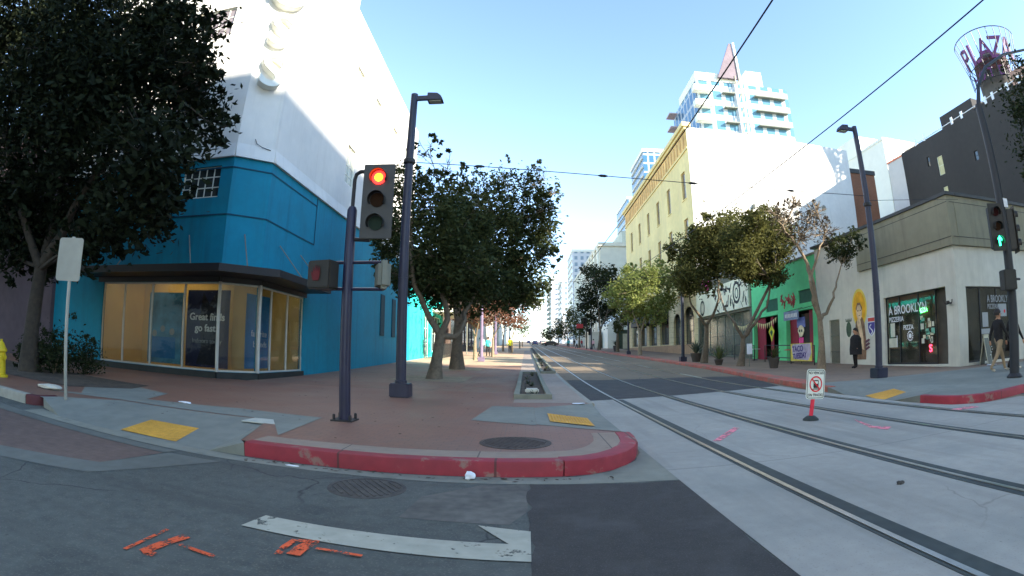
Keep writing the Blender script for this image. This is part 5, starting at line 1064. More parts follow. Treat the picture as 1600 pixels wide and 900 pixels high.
def tree(label, base, limbs, clusters, n, size, lm, bm_, tr, group, trunk_pts=None, twigs=5, name='street_tree', twig_r=.012, spread=1.0):
    """limbs: list of 3-D polylines that start on the trunk; each cluster hangs on the nearest limb point"""
    base = Vector(base); t = thing(name, label, 'tree', base, group)
    m = MB(); tp = [base+Vector((0, 0, -.1))]+[Vector(p) for p in trunk_pts]; nt_ = len(tp)
    m.tube(tp, [tr*1.55]+[tr*(1.12-.5*k/nt_) for k in range(1, nt_)], 12)
    nodes = [(tp[-1], tr*.6)]
    for lb in limbs:
        lb = [Vector(p) for p in lb]; k = len(lb); r0 = tr*.62
        # smooth
        pts = []
        for i in range(k-1):
            for s_ in (0, .33, .66): pts.append(lb[i].lerp(lb[i+1], s_)+Vector((random.gauss(0, .03), random.gauss(0, .03), random.gauss(0, .02))))
        pts.append(lb[-1]); rr = [r0*(1-.75*i/(len(pts)-1)) for i in range(len(pts))]; m.tube(pts, rr, 9); nodes += list(zip(pts, rr))
    for c, r, den in clusters:
        c = Vector(c); p, pr_ = min(nodes, key=lambda q: (q[0]-c).length-(.0 if q[0].z < c.z else -.6))
        mid = p.lerp(c, .5)+Vector((random.gauss(0, .1), random.gauss(0, .1), random.gauss(.05, .08)))*min(1, r)
        r1 = min(pr_*.8, .05+.02*r); m.tube([p, mid, c], [r1, r1*.7, r1*.45], 6)
        for k in range(twigs):
            d = Vector((random.gauss(0, 1), random.gauss(0, 1), random.gauss(.3, .8))).normalized(); e = c+d*r*random.uniform(.7, 1.15)*spread; mm = c.lerp(e, .5)+Vector((random.gauss(0, .08), random.gauss(0, .08), random.gauss(0, .08)))*r
            m.tube([mid.lerp(c, random.random()), mm, e], [r1*.4, twig_r*1.3, twig_r*.5], 4, caps=False)
            if twigs > 6:
                for q in range(3): e2 = mm+(e-mm)*random.random()+Vector((random.gauss(0, .25), random.gauss(0, .25), random.gauss(.1, .25)))*r; m.tube([mm, e2], [twig_r, twig_r*.4], 3, caps=False)
    m.build('trunk', bm_, t, smooth=True)
    if n: leaf_mesh('crown', crown_pts(clusters, n), size, lm, t)
    return t
def cl(px, Y, spread, base_r=None):
    out = []
    for q in px:
        yy = Y+random.uniform(-spread, spread) if len(q) < 5 else q[4]; c = at(q[0], q[1], yy); out.append((c, q[2]*c.length/F_PX, q[3] if len(q) > 3 else 1))
    return out
random.seed(21)
GL = 'street trees on the left pavement'
# big foreground tree
c = cl([(60, 40, 110), (190, 60, 110), (270, 40, 55), (255, 110, 75), (310, 95, 34, .7), (330, 45, 26, .55), (300, 175, 58), (345, 205, 24, .8), (322, 130, 22, .5), (150, 190, 110), (240, 240, 80), (50, 180, 100), (90, 320, 85), (200, 330, 65), (252, 305, 42), (10, 320, 70), (170, 375, 30), (120, 100, 100), (-60, 100, 120), (-80, 280, 110), (240, 345, 34), (60, 388, 45), (130, 385, 40), (20, 400, 30, .7)], 8.6, 1.5)
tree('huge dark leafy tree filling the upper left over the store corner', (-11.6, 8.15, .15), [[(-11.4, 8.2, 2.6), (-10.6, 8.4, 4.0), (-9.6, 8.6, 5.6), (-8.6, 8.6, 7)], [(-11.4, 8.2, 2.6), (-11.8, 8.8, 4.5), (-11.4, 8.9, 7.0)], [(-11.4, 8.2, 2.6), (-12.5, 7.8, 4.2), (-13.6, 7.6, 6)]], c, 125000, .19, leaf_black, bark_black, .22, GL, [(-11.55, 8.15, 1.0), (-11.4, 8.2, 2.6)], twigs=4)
# twin street trees
tr1 = [(632, 300, 36, .55), (612, 362, 36, .8), (600, 395, 22, .8), (655, 350, 45, .8), (690, 320, 42, .5), (668, 235, 22, .02), (700, 262, 22, .06), (700, 395, 62), (650, 425, 42), (620, 425, 24, .6), (690, 450, 48), (740, 440, 48), (665, 285, 26, .35), (728, 345, 42, .8)]
c = cl(tr1, 18.0, 1.4)
fk = at(688, 525, 17.95)
tree('nearer of the two big street trees, pale forked trunk close to the lamp post', (-3.22, 17.95, .20), [[fk, at(668, 490, 18), at(650, 450, 17.6), at(640, 400, 17.4), at(645, 340, 17.6)], [fk, at(700, 500, 18), at(690, 440, 18.3), at(695, 370, 18.5), at(690, 300, 18.6)], [fk, at(712, 527, 18.1), at(724, 500, 18.4), at(735, 470, 19), at(760, 430, 19.4)]], c, 26000, .17, leaf_mid, bark, .21, GL, [at(682, 565, 17.95), fk], twigs=7)
tr2 = [(745, 305, 40, .35), (790, 290, 36, .35), (835, 285, 32, .4), (770, 340, 46, .8), (830, 345, 42, .8), (770, 385, 60), (745, 425, 56), (810, 420, 50), (852, 400, 20, .7), (795, 462, 34), (848, 330, 24, .7), (720, 360, 46), (842, 452, 20, .6), (760, 460, 36), (848, 370, 28), (715, 300, 30, .4), (868, 300, 12, .35), (820, 455, 30)]
c = cl(tr2, 24.6, 1.1); fk = at(716, 510, 24.6)
tree('farther of the two big street trees, smooth dark trunk and wide crown over the pavement', (-3.3, 24.63, .34), [[fk, at(714, 470, 24.6), at(735, 445, 24.4), at(760, 410, 24.2), at(790, 350, 24)], [fk, at(740, 455, 24.8), at(775, 430, 25), at(820, 400, 25.2)], [fk, at(712, 470, 24.6), at(705, 420, 25), at(715, 340, 25)]], c, 36000, .19, leaf_mid, bark, .27, GL, [at(714, 545, 24.6), fk], twigs=8)
# sunlit thin trees beyond on the left
for i, (bx, Y, px, lm, n, lab) in enumerate((((742, 562), 36.5, [(735, 490, 14), (752, 485, 16), (745, 505, 10)], leaf_rust, 2200, 'thin sunlit tree with pale stems and reddish leaves left of the mauve lamp'),
        ((770, 552), 45, [(772, 482, 18), (790, 490, 16), (760, 500, 12)], leaf_rust, 2600, 'second reddish tree right behind the mauve lamp'),
        ((800, 548), 58, [(806, 478, 20), (820, 470, 16), (798, 500, 14), (815, 500, 13)], leaf_rust, 3000, 'russet tree above the walkers on the left pavement'),
        ((786, 547), 66, [(795, 470, 24), (785, 500, 18), (805, 510, 12)], leaf_olive, 3000, 'olive tree behind the russet one on the left'),
        ((812, 545), 90, [(818, 500, 14), (815, 515, 12)], leaf_lime, 1600, 'yellowish young tree far down the left pavement'),
        ((816, 543), 120, [(822, 510, 10), (820, 522, 8)], leaf_olive, 1200, 'farthest small tree on the left pavement'))):
    b = at(*bx, Y); b.z = zg(Y)+.14; c = cl(px, Y, 1.5); f = b+Vector((0, 0, 1.6))
    tree(lab, b, [[f, c[0][0]], [f, c[1][0]]], c, n, .22, lm, bark_pale, .10, GL, [f], twigs=3, twig_r=.02)
GR = 'street trees on the right pavement'
def tr_right(lab, base, fkpx, limbs, px, Y, sp, n, size, lm, bk, r, twigs=6, **k):
    c = cl(px, Y, sp); f = at(*fkpx, Y); return tree(lab, base, [[f]+[at(a, b, Y+random.uniform(-.5, .5)) for a, b in lb] for lb in limbs], c, n, size, lm, bk, r, GR, [(Vector(base)+f)/2+Vector((.05, 0, 0)), f], twigs=twigs, **k)
tr_right('nearly bare forked tree in front of the pizzeria with fine twigs and one leafy tuft', (12.32, 19.26, .22), (1281, 500), [[(1272, 470), (1266, 440), (1262, 412), (1245, 385)], [(1290, 490), (1302, 465), (1308, 440), (1315, 412)], [(1266, 440), (1280, 390), (1290, 370)], [(1262, 412), (1235, 370), (1215, 345)]],
         [(1230, 345, 22, .12), (1262, 345, 24, .14), (1288, 365, 20, .14), (1215, 335, 14, .08), (1275, 330, 16, .1), (1250, 375, 20, .14), (1240, 322, 14, .06)], 19.26, .8, 2400, .10, leaf_dry, bark_pale, .15, twigs=12, twig_r=.018, spread=1.25)
c = cl([(1316, 385, 18, 1), (1334, 368, 12, .8), (1304, 395, 14, .9), (1344, 384, 10, .6), (1322, 402, 15), (1300, 375, 10, .5)], 19.3, .5); tu = bpy.data.objects['street_tree.%03d' % 9] if False else None
bare = [o for o in bpy.data.objects if o.get('label', '').startswith('nearly bare')][0]; leaf_mesh('leafy_tuft', crown_pts(c, 3200), .12, leaf_mid, bare)
m = MB()
for q in c: m.tube([at(1315, 412, 19.3), q[0]], [.04, .015], 5)
m.build('tuft_branches', bark_pale, bare)
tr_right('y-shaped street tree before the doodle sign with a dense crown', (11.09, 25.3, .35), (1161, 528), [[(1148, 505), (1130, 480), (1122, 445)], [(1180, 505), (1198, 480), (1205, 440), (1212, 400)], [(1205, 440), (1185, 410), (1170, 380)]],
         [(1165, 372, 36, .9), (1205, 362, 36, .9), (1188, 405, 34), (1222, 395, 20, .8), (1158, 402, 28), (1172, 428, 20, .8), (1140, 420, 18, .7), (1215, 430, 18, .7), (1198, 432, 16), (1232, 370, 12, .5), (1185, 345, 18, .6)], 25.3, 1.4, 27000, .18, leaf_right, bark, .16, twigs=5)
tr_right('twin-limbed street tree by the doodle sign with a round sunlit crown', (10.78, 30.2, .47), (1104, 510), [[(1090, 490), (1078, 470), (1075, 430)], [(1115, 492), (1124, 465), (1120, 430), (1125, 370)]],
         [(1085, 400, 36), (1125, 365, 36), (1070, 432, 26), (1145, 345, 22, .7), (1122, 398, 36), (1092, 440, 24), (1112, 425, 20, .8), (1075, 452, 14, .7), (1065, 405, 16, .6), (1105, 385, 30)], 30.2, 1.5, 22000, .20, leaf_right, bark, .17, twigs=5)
tr_right('pale lime sunlit tree in front of the yellow building', (10.9, 49.0, .95), (1000, 522), [[(990, 490), (985, 460)], [(1008, 495), (1020, 460)]],
         [(1000, 450, 32), (1030, 438, 28), (972, 458, 25), (1012, 485, 27), (985, 430, 16), (1042, 468, 18), (1015, 430, 16), (985, 485, 18), (1050, 440, 12, .7), (962, 475, 10), (1030, 490, 14)], 49, 2.4, 15000, .27, leaf_lime, bark_pale, .16, twigs=4, twig_r=.03)
tr_right('tall dark tree before the grey office beyond the lime tree', (10.9, 77, 1.65), (938, 515), [[(935, 480), (930, 450)], [(948, 490), (958, 455)]],
         [(935, 440, 27), (960, 450, 23), (918, 468, 20), (945, 485, 22), (928, 425, 13), (962, 480, 12), (910, 480, 9), (950, 425, 12, .7), (925, 495, 11)], 77, 3, 12000, .36, leaf_dark, bark, .22, twigs=4, twig_r=.05)
for i, (x, Y, px, lm, lab) in enumerate(((10.8, 105, [(905, 502, 21), (893, 492, 15), (918, 508, 15), (908, 520, 12)], leaf_mid, 'rounded tree before the red hand signal on the far right pavement'), (10.8, 135, [(884, 510, 17), (892, 520, 12), (875, 518, 12)], leaf_mid, 'mid-green tree farther down the right pavement'),
        (10.8, 175, [(868, 517, 13), (858, 523, 11), (875, 525, 9)], leaf_dark, 'small dark far tree on the right'), (10.8, 230, [(853, 523, 8), (858, 529, 5)], leaf_dark, 'farthest dark tree on the right pavement'),
        (11.4, 64, [(972, 500, 13), (980, 490, 9), (966, 512, 9)], leaf_olive, 'small olive tree between the lime tree and the white gable'))):
    f = Vector((x, Y, zg(Y)+2.6)); c = cl(px, Y, 3); tree(lab, (x, Y, zg(Y)+.14), [[f, c[0][0]]], c, 2600, .42 if Y > 70 else .25, lm, bark, .16, GR, [f], twigs=3, twig_r=.05)
c = [(Vector((14.2, 7.6, 6.3)), 1.5, 1), (Vector((15.2, 8.3, 7.6)), 1.5, 1), (Vector((14.7, 7.6, 4.9)), 1.1, .9), (Vector((15.8, 7.4, 5.6)), 1.6, 1), (Vector((13.9, 8.2, 7.4)), .8, .7)]
tree('dark leafy tree cut by the right edge of the view beside the signal mast', (16.6, 8.6, .15), [[(16.4, 8.5, 2.6), (15.2, 8.0, 4.6)], [(16.4, 8.5, 2.6), (15.6, 8.3, 6)]], c, 9000, .14, leaf_dark, bark, .16, GR, [(16.5, 8.5, 1.2), (16.4, 8.5, 2.6)], twigs=4)
# shrubs by the purple wall
for i, (px, py, Y, r) in enumerate(((60, 548, 9.5, .55), (100, 560, 9.3, .7), (135, 572, 9.6, .5), (85, 575, 8.6, .45), (45, 565, 8.8, .4))):
    p = at(px, py, Y); t = thing('shrub', ['dark shrub nearest the tree trunk', 'largest dark shrub behind the blank sign post', 'low shrub touching the blue shopfront end', 'small shrub in front of the others beside the sign post', 'low dark shrub at the far left bed'][i], 'shrub', (p.x, p.y, .15), 'shrubs in the bed by the purple wall')
    m = MB()
    for k in range(7): a = random.uniform(0, 6.28); m.tube([(p.x, p.y, .12), (p.x+math.cos(a)*r*.5, p.y+math.sin(a)*r*.5, .15+r*1.1)], [.015, .006], 4)
    m.build('stems', bark, t); leaf_mesh('leaves', crown_pts([(Vector((p.x, p.y, .15+r*.8)), r, 1)], 1500), .09, leaf_dark, t)
sheet('planting_bed_ground', [(-15.5, 7.0), (-8.4, 6.9), (-7.6, 8.0), (-7.9, 8.9), (-15.5, 9.9)], .146, soil)
# potted plants on the right pavement
def pot(label, x, y, r, h, lm, spiky=False):
    z = zg(y)+.14; t = thing('planter_pot', label, 'potted plant', (x, y, z), 'potted plants on the right pavement')
    MB().lathe([(r*.7, 0), (r, h), (r*1.05, h+.01), (r*1.05, h+.06), (r*.9, h+.06), (r*.88, h)], (x, y, z), 14).build('pot', M('pot_dark', (.05, .045, .045), .7, .15, 5), t, smooth=True)
    m = MB(); n = 60
    for j in range(n):
        a = random.uniform(0, 6.28); e = random.uniform(.5, 1.45); L_ = random.uniform(.4, .9)*(1.3 if spiky else .9); d = Vector((math.cos(a)*math.cos(e), math.sin(a)*math.cos(e), math.sin(e))); s_ = Vector((-math.sin(a), math.cos(a), 0))*(.035 if spiky else .02); b0 = Vector((x, y, z+h))
        dr_ = Vector((d.x*.12, d.y*.12, -.06)); m.add([b0-s_*.6, b0+s_*.6, b0+d*L_*.6+s_, b0+d*L_+dr_, b0+d*L_*.6-s_], [(0, 1, 2, 3, 4)])
    m.build('blades', lm, t)
pot('bushy potted grass in front of the mint green shop', 11.6, 22.4, .28, .42, leaf_olive)
pot('potted agave beside the dark lamp near the doodle sign', 10.9, 32.0, .38, .5, leafmat('agave', (.05, .07, .05), (.12, .14, .09), .15), True)
pot('low spiky potted plant between the two forked trees', 10.6, 27.2, .25, .25, leafmat('yucca', (.06, .08, .03), (.13, .15, .06), .2), True)
pot('round potted shrub far along by the white gable', 11.6, 66, .45, .7, leaf_mid, True)
# tables by the taco shop
for y, lab in ((26.6, 'red café table set in the right doorway of the taco shop'), (31.6, 'white-topped café table by the left opening of the taco shop')):
    t = thing('cafe_table', lab, 'table', (14.9, y, zg(y)+.14), 'café tables outside the taco shop'); z = zg(y)+.14
    tm = M('table_red', (.5, .03, .09), .6) if y < 30 else textwhite
    MB().lathe([(.38, .70), (.4, .72), (.38, .74)], (14.9, y, z), 18).build('table_top', tm, t); MB().tube([(14.9, y, z+.02), (14.9, y, z+.70)], .03, 8).build('leg', black_metal, t); MB().lathe([(.22, 0), (.2, .03)], (14.9, y, z), 14).build('foot', black_metal, t)
t = thing('sandwich_board', 'dark chalk sandwich board with pale frame leaning by the pizzeria side window', 'sandwich board', (16.9, 13.7, .2))
UX = Vector((.93, .36, 0))
for s_, tilt in ((0, .22), (.45, -.22)):
    m = MB(); b0 = Vector((16.75, 13.55+s_, zg(13.5)+.14)); up = Vector((0, tilt, 1)).normalized(); Nn = UX.cross(up)
    m.obox(b0+UX*.33+up*.57, .33, .012, .57, UX, Nn, up); o = m.build('panel', M('chalk_panel', (.085, .10, .10), .7, .15, 4), t)
    m = MB()
    for a, b, c, d in ((0, .03, 0, 1.14), (.63, .66, 0, 1.14), (.03, .63, 1.0, 1.14)): m.obox(b0+UX*(a+b)/2+up*(c+d)/2, (b-a)/2, .018, (d-c)/2, UX, Nn, up)
    m.build('frame', M('board_frame', (.40, .42, .38), .7), o)
m = MB()
for k in range(5): p = Vector((16.95+.05*k % .2, 13.55, .0))+UX*(.12+.07*(k % 3))+Vector((0, .02+.2*(.35+.1*k), zg(13.5)+.14+.35+.1*k)); m.obox(p-Vector((0, .035, 0)), .06, .004, .012, UX)
m.build('chalk_marks', textwhite, t)

t = thing('post_sign', 'small white sign plate on a thin post beside the y-shaped tree trunk', 'sign', (11.3, 24.6, zg(24.6)+.14)); z = zg(24.6)+.14
MB().tube([(11.3, 24.6, z), (11.3, 24.6, z+1.15)], .02, 6).build('post', signal_grey, t); MB().box(11.15, 11.45, 24.56, 24.58, z+.62, z+1.15).build('plate', textwhite, t)
crumple('paper_scrap', 'pale flat scrap on the ground below the sandwich board', (16.3, 13.0, .2), .22, (1.2, .8, .06), textwhite, 'litter', 8)
# ================================================================== overhead wires
wz = lambda y: zg(y)
def wire(label, pts, r, extra=None):
    t = thing('overhead_wire', label, 'wire', pts[0], 'overhead tram wires'); MB().tube(pts, r, 5).build('cable', wire_m, t)
    for p, d in extra or ():
        d = Vector(d).normalized(); p = Vector(p); MB().tube([p-d*.12, p-d*.05, p+d*.05, p+d*.12], [.015, .036, .036, .015], 8).build('insulator', wire_m, t)
    return t
wire('nearer contact wire running down the street above the left track', [(2.95, y, 5.2+wz(y)) for y in (-6, 0, 8, 16, 24, 34, 50, 80, 120)], .012)
wire('farther contact wire running down the street above the right track', [(6.2, y, 5.55+wz(y)) for y in (-6, 0, 8, 16, 24, 34, 50, 80, 120)], .012)
A, Bq = Vector((-2.7, 10.98, 5.45)), Vector((10.62, 13.12, 5.75))
wp = [A.lerp(Bq, k/16)+Vector((0, 0, -.22*math.sin(math.pi*k/16))) for k in range(17)]; dd = (Bq-A)
wire('span wire with insulators strung between the two nearest lamp posts', wp, .010, [(A.lerp(Bq, f)+Vector((0, 0, -.22*math.sin(math.pi*f))), dd) for f in (.12, .34, .52, .76)])
A, Bq = Vector((-2.96, 34.1, 5.9)), Vector((10.3, 33.0, 6.2)); wire('second span wire farther down the street between two lamp posts', [A.lerp(Bq, k/12)+Vector((0, 0, -.2*math.sin(math.pi*k/12))) for k in range(13)], .014, [(A.lerp(Bq, .55), Bq-A), (A.lerp(Bq, .8), Bq-A)])
A, Bq = Vector((10.62, 13.12, 5.6)), Vector((15.8, 13.6, 6.2)); wire('short stay wire from the right lamp post to the pizzeria', [A, Bq], .008)

# ================================================================== people
def person(label, loc, face, h, mats, step=0.0, arms=(.1, .1), bag=None, hood=False, coat=False):
    """one continuous skinned body; mats = (skin, top, trousers, shoe, hair)"""
    J = {}; E_ = []
    def j(n, p, r, par=None): J[n] = (Vector(p)*h, r*h); E_.append((par, n)) if par else None
    j('pel', (0, 0, .53), .075); j('sp', (0, .005, .63), .070, 'pel'); j('ch', (0, .005, .75), .082, 'sp'); j('nk', (0, -.004, .845), .032, 'ch'); j('hd', (0, -.012, .90), .050, 'nk'); j('hd2', (0, -.012, .945), .056, 'hd'); j('top', (0, -.006, .975), .042, 'hd2')
    for s_, sd in ((-1, 'l'), (1, 'r')):
        sw = step*s_; aw = -step*s_*.8
        j('sh'+sd, (s_*.105, .005, .80), .042, 'ch'); j('el'+sd, (s_*.145, .01-aw*.5, .635), .030, 'sh'+sd); j('wr'+sd, (s_*.15, -.03-aw, .50), .019, 'el'+sd); j('pa'+sd, (s_*.15, -.037-aw, .462), .017, 'wr'+sd)
        for k, (dx, L_) in enumerate(((-.016, .030), (-.006, .040), (.005, .038), (.015, .030))): j('f%d'%k+sd, (s_*.15, -.04-aw+dx, .462-L_), .0052, 'pa'+sd)
        j('th'+sd, (s_*.138, -.058-aw, .452), .006, 'pa'+sd)
        j('hp'+sd, (s_*.052, 0, .49), .062, 'pel'); j('kn'+sd, (s_*.055, -.02-sw*.6, .275), .042, 'hp'+sd); j('an'+sd, (s_*.055, .005-sw*1.15+(.05 if sw < 0 else 0), .045+(.02 if sw < 0 else 0)), .026, 'kn'+sd); j('to'+sd, (s_*.062, -.095-sw*1.15+(.05 if sw < 0 else 0), .020+(.0 if sw < 0 else 0)), .024, 'an'+sd)
    ns = list(J); me = bpy.data.meshes.new('b'); me.from_pydata([J[n][0] for n in ns], [(ns.index(a), ns.index(b)) for a, b in E_], [])
    o = bpy.data.objects.new('b', me); COL.objects.link(o); md = o.modifiers.new('s', 'SKIN'); md.use_smooth_shade = True
    for i, n in enumerate(ns): r = J[n][1]; me.skin_vertices[0].data[i].radius = (r*(1.25 if n in ('ch', 'pel', 'sp') else 1), r); me.skin_vertices[0].data[i].use_root = n == 'pel'
    o.modifiers.new('u', 'SUBSURF').levels = 1; o.modifiers['u'].render_levels = 1
    dg = bpy.context.evaluated_depsgraph_get(); body = bpy.data.meshes.new_from_object(o.evaluated_get(dg)); bpy.data.objects.remove(o)
    body.materials.clear(); [body.materials.append(q) for q in mats[:4]]
    for p in body.polygons:
        c = p.center/h; idx = 1
        if c.z > .845: idx = 0
        elif abs(c.x) > .118 and c.z < .50: idx = 0
        elif c.z < .042: idx = 3
        elif c.z < (.40 if coat else .515) and abs(c.x) < .118: idx = 2
        p.material_index = idx
    t = thing('person', label, 'person', loc); t.rotation_euler = (0, 0, face)
    b = bpy.data.objects.new('body', body); COL.objects.link(b); b.parent = t
    def child(nm, mb, mt):
        me = mb; q = MB(); q.v, q.f, q.mi = mb.v, mb.f, mb.mi
        m2 = bpy.data.meshes.new(nm); m2.from_pydata(q.v, [], q.f); m2.materials.append(mt); ob = bpy.data.objects.new(nm, m2); COL.objects.link(ob); ob.parent = t
        for p in m2.polygons: p.use_smooth = True
    hc = Vector((0, .004, .952))*h; r = .066*h; mb = MB(); n = 12
    rings = [(r*math.cos(a), r*math.sin(a)*1.05) for a in (0.05, .4, .8, 1.2, 1.5)]
    mb.lathe(rings, hc, n); mb.lathe([(r*.8, -.045*h), (r*1.0, -.01*h), (r*1.0, .01*h)], hc+Vector((0, .012*h, 0)), n); child('hair', mb, mats[4])
    mb = MB(); [mb.obox(Vector((s_*.020, -.066, .928))*h, .007*h, .003*h, .004*h) for s_ in (-1, 1)]; mb.obox(Vector((0, -.066, .893))*h, .014*h, .003*h, .003*h); child('eyes_and_mouth', mb, hair_m)
    mb = MB(); mb.add([Vector(p)*h for p in ((-.008, -.062, .905), (.008, -.062, .905), (0, -.080, .907), (0, -.064, .928))], [(0, 1, 2), (0, 2, 3), (1, 3, 2)]); [mb.obox(Vector((s_*.060, -.005, .918))*h, .006*h, .012*h, .018*h) for s_ in (-1, 1)]; child('nose_and_ears', mb, mats[0])
    if coat: mb = MB(); mb.lathe([(.17*h, .34*h), (.175*h, .48*h), (.16*h, .62*h), (.155*h, .74*h), (.12*h, .80*h), (.06*h, .84*h)], (0, .005*h, 0), 14); child('coat', mb, mats[1])
    if bag: mb = MB(); mb.obox(Vector((.19, -.03, .40))*h, .07, .12, .14); child('bag', mb, bag)
    return t
person('person in a black coat standing by the wall mural, back to the street', (13.95, 18.9, zg(18.9)+.14), R(-100), 1.68, (skin, cloth_black, cloth_black, cloth_black, hair_m), 0.0, coat=True)
person('person in a dark jacket walking past the pizzeria with pale shoes', (13.7, 10.6, .15), R(75), 1.78, (skin, cloth_black, M('beige_trousers', (.22, .17, .12), .9), shoe, hair_m), .16)
person('person in a black jacket beside the signal mast with a dark bag', (14.4, 10.5, .15), R(75), 1.74, (skin, cloth_black, cloth_black, shoe, hair_m), .12, bag=cloth_black)
person('walker in a white shirt on the sunlit left pavement', (-4.7, 55, zg(55)+.14), R(180), 1.78, (skin, shirt_white, denim, shoe, hair_m), .12)
person('walker in a bright yellow shirt on the sunlit left pavement', (-1.75, 55.5, zg(55.5)+.14), R(180), 1.75, (skin, shirt_yel, denim, shoe, hair_m), .12)
person('person in a pink top by the mauve lamp on the left', (-4.0, 45, zg(45)+.14), R(100), 1.66, (skin, shirt_pink, cloth_black, cloth_black, hair_m), .05)
person('person in a teal top beside the mauve lamp', (-3.4, 46, zg(46)+.14), R(200), 1.72, (skin, shirt_teal, cloth_black, cloth_black, hair_m), .05)
person('distant person in a white top crossing near the second crossing on the right', (9.0, 92, zg(92)+.14), R(90), 1.75, (skin, shirt_white, denim, shoe, hair_m), .1)
person('distant person in dark clothes on the far right pavement', (10.4, 112, zg(112)+.14), R(0), 1.75, (skin, cloth_black, denim, shoe, hair_m), .1)
person('distant person in a teal shirt on the far right pavement', (8.2, 100, zg(100)+.14), R(180), 1.75, (skin, shirt_teal, denim, shoe, hair_m), .1)
person('distant person in a red top among the trees on the far right pavement', (11.6, 108, zg(108)+.14), R(20), 1.7, (skin, taco_red, denim, shoe, hair_m), .1)
person('distant person in a pale pink top near the white gable', (11.2, 86, zg(86)+.14), R(200), 1.68, (skin, shirt_pink, denim, shoe, hair_m), .08)
# far signal
t = thing('traffic_signal', 'distant signal post with a dark head by the second crossing', 'traffic signal', (9.9, 84.5, zg(84.5)))
MB().tube([(9.9, 84.5, zg(84.5)), (9.9, 84.5, zg(84.5)+5.2)], .1, 8).build('post', black_metal, t); signal_head(t, (9.5, 84.3, zg(84.5)+4.6), (0, -1, 0), 1.5, .6, (lens_off_r, lens_off_a, lens_off_g), plate=signal_black); signal_head(t, (10.4, 84.3, zg(84.5)+3.0), (0, -1, 0), 1.1, .5, (lens_off_r, lens_off_a, lens_off_g), plate=signal_black)
MB().box(8.2, 9.3, 84.3, 84.36, zg(84.5)+3.6, zg(84.5)+4.3).build('sign_plate', M('plate_red', (.4, .04, .05), .6), t)
# parked cars far away
def car(label, x, y, col, rz=0):
    t = thing('parked_car', label, 'car', (0, 0, 0), 'cars at the far end of the street')
    pr = [(-2.2, .3), (2.2, .3), (2.25, .7), (2.1, .85), (1.1, .95), (.5, 1.42), (-1.2, 1.45), (-2.0, 1.0), (-2.25, .9), (-2.25, .5)]
    MB().prism([(-.85, a, b) for a, b in pr], (1.7, 0, 0)).build('body', col, t, bevel=.06)
    m = MB(); m.prism([(-.862, a, b) for a, b in ((.95, .98), (.45, 1.36), (-1.15, 1.38), (-1.7, 1.02))], (-.004, 0, 0)); m.prism([(.862, a, b) for a, b in ((.95, .98), (.45, 1.36), (-1.15, 1.38), (-1.7, 1.02))], (.004, 0, 0)); m.build('side_window', glass_dark, t)
    for s_ in (-1, 1):
        d = Vector((0, -.8, .45)) if s_ > 0 else 0
    m = MB(); m.add([(-.7, -1.32, 1.42), (.7, -1.32, 1.42), (.72, -1.98, 1.06), (-.72, -1.98, 1.06)], [(0, 1, 2, 3)]); m.build('rear_window', glass_dark, t)
    for a in (-1.4, 1.4):
        for s_ in (-1, 1): o = MB().tube([(s_*.70, a, .33), (s_*.89, a, .33)], .33, 16).build('wheel', rubber, t); MB().tube([(s_*.88, a, .33), (s_*.90, a, .33)], .19, 10).build('rim', sign_back, o)
    for s_ in (-1, 1): MB().box(s_*.6-.14, s_*.6+.14, -2.27, -2.22, .7, .85).build('tail_light', sign_red, t)
    t.location = (x, y, zg(y)+.01); t.rotation_euler = (0, 0, rz); return t
car('dark blue car stopped far down the street at left', 3.0, 178, M('car_blue', (.03, .05, .16), .25, .05, 2, spec=.6)); car('pale silver car far down the street beside the blue one', 6.2, 190, M('car_silver', (.45, .46, .48), .25, .05, 2, metal=.4)); car('small dark car crossing at the far junction', 6.8, 150, M('car_dark', (.04, .04, .045), .25, .05, 2), R(70))
for i, (x, y, lab) in enumerate(((4.2, 240, 'farther blue car queued behind the dark blue one'), (7.4, 255, 'farthest blue car at the end of the street'), (1.2, 262, 'small blue car at the far end nearest the left pavement'))):
    dup([o for o in bpy.data.objects if o.get('label') == 'dark blue car stopped far down the street at left'][0], (x, y, zg(y)+.01), lab)
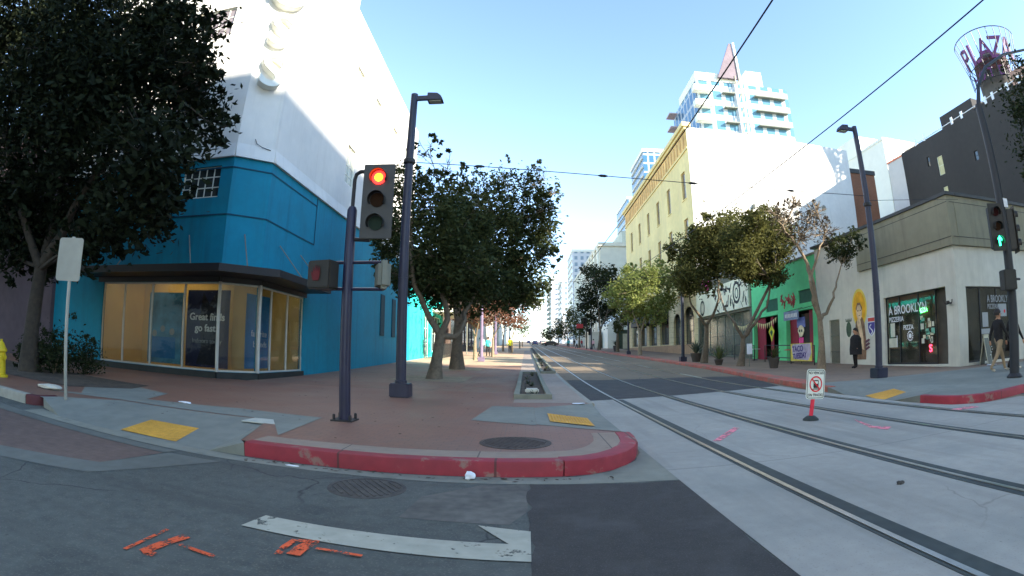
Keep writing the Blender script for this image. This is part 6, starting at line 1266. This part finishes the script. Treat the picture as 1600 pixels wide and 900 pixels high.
# dry leaves and specks on the ground
pts = []
for k in range(420):
    y = random.uniform(5.3, 26)*1.0; x = random.uniform(-7, 1); pts.append((x, y, zg(y)+.152))
for k in range(120): x = random.gauss(-3.3, 1.6); y = random.gauss(18, 3); pts.append((x, y, zg(y)+.152))
for k in range(70): x = random.uniform(-2.8, .9); pts.append((x, 4.56+random.gauss(0, .04), .016))
for k in range(80): x = random.uniform(8.5, 15); y = random.uniform(12, 30); pts.append((x, y, zg(y)+.152))
lf = leaf_mesh('fallen_leaves', np.array(pts), .05, M('leaf_litter', (.05, .04, .03), .9, .3, 20), None, .7, 'stuff'); me = lf.data
co = np.empty(len(me.vertices)*3, np.float32); me.vertices.foreach_get('co', co); co = co.reshape(-1, 4, 3); zc = co[:, :, 2].mean(1, keepdims=True); co[:, :, 2] = zc+(co[:, :, 2]-zc)*.12; me.vertices.foreach_set('co', co.ravel())
tag(lf, 'scattered dry leaves and specks on the pavements', 'leaves')
dirt = sheet('tree_pit_ground', [(-4.6, 16.6), (-2.0, 16.6), (-2.0, 19.4), (-4.6, 19.4)], .147, M('tree_pit_dirt', (.17, .145, .11), .9, .2, 4, .2, 1, world=True, bump=.3)); sheet('tree_pit_ground', [(-4.5, 23.6), (-2.1, 23.6), (-2.1, 26), (-4.5, 26)], .147, M('tree_pit_dirt', (.17, .145, .11), .9))

# ================================================================== light
EL, AZ = R(24.3), R(126)
s = Vector((math.sin(AZ)*math.cos(EL), math.cos(AZ)*math.cos(EL), math.sin(EL)))
sun = bpy.data.lights.new('sun', 'SUN'); sun.energy = 4.0; sun.angle = R(.5); sun.color = (1, .93, .82); so = bpy.data.objects.new('sun', sun); COL.objects.link(so)
so.rotation_euler = s.to_track_quat('Z', 'Y').to_euler(); so.location = (30, -30, 60)
w = bpy.data.worlds.new('World'); sc.world = w; w.use_nodes = True; nt = w.node_tree; bg = nt.nodes['Background']
sky = nt.nodes.new('ShaderNodeTexSky'); sky.sky_type = 'NISHITA'; sky.sun_disc = False; sky.sun_elevation = EL; sky.sun_rotation = AZ; sky.air_density = .9; sky.dust_density = 0.0; sky.ozone_density = 1.6
nt.links.new(sky.outputs[0], bg.inputs[0]); bg.inputs[1].default_value = .15
sc.view_settings.view_transform = 'Standard'; sc.view_settings.look = 'None'; sc.view_settings.gamma = 1; sc.view_settings.exposure = 1.9
sc.view_settings.use_curve_mapping = False
sc.cycles.max_bounces = 6; sc.cycles.transparent_max_bounces = 8
sc.cycles.use_denoising = True
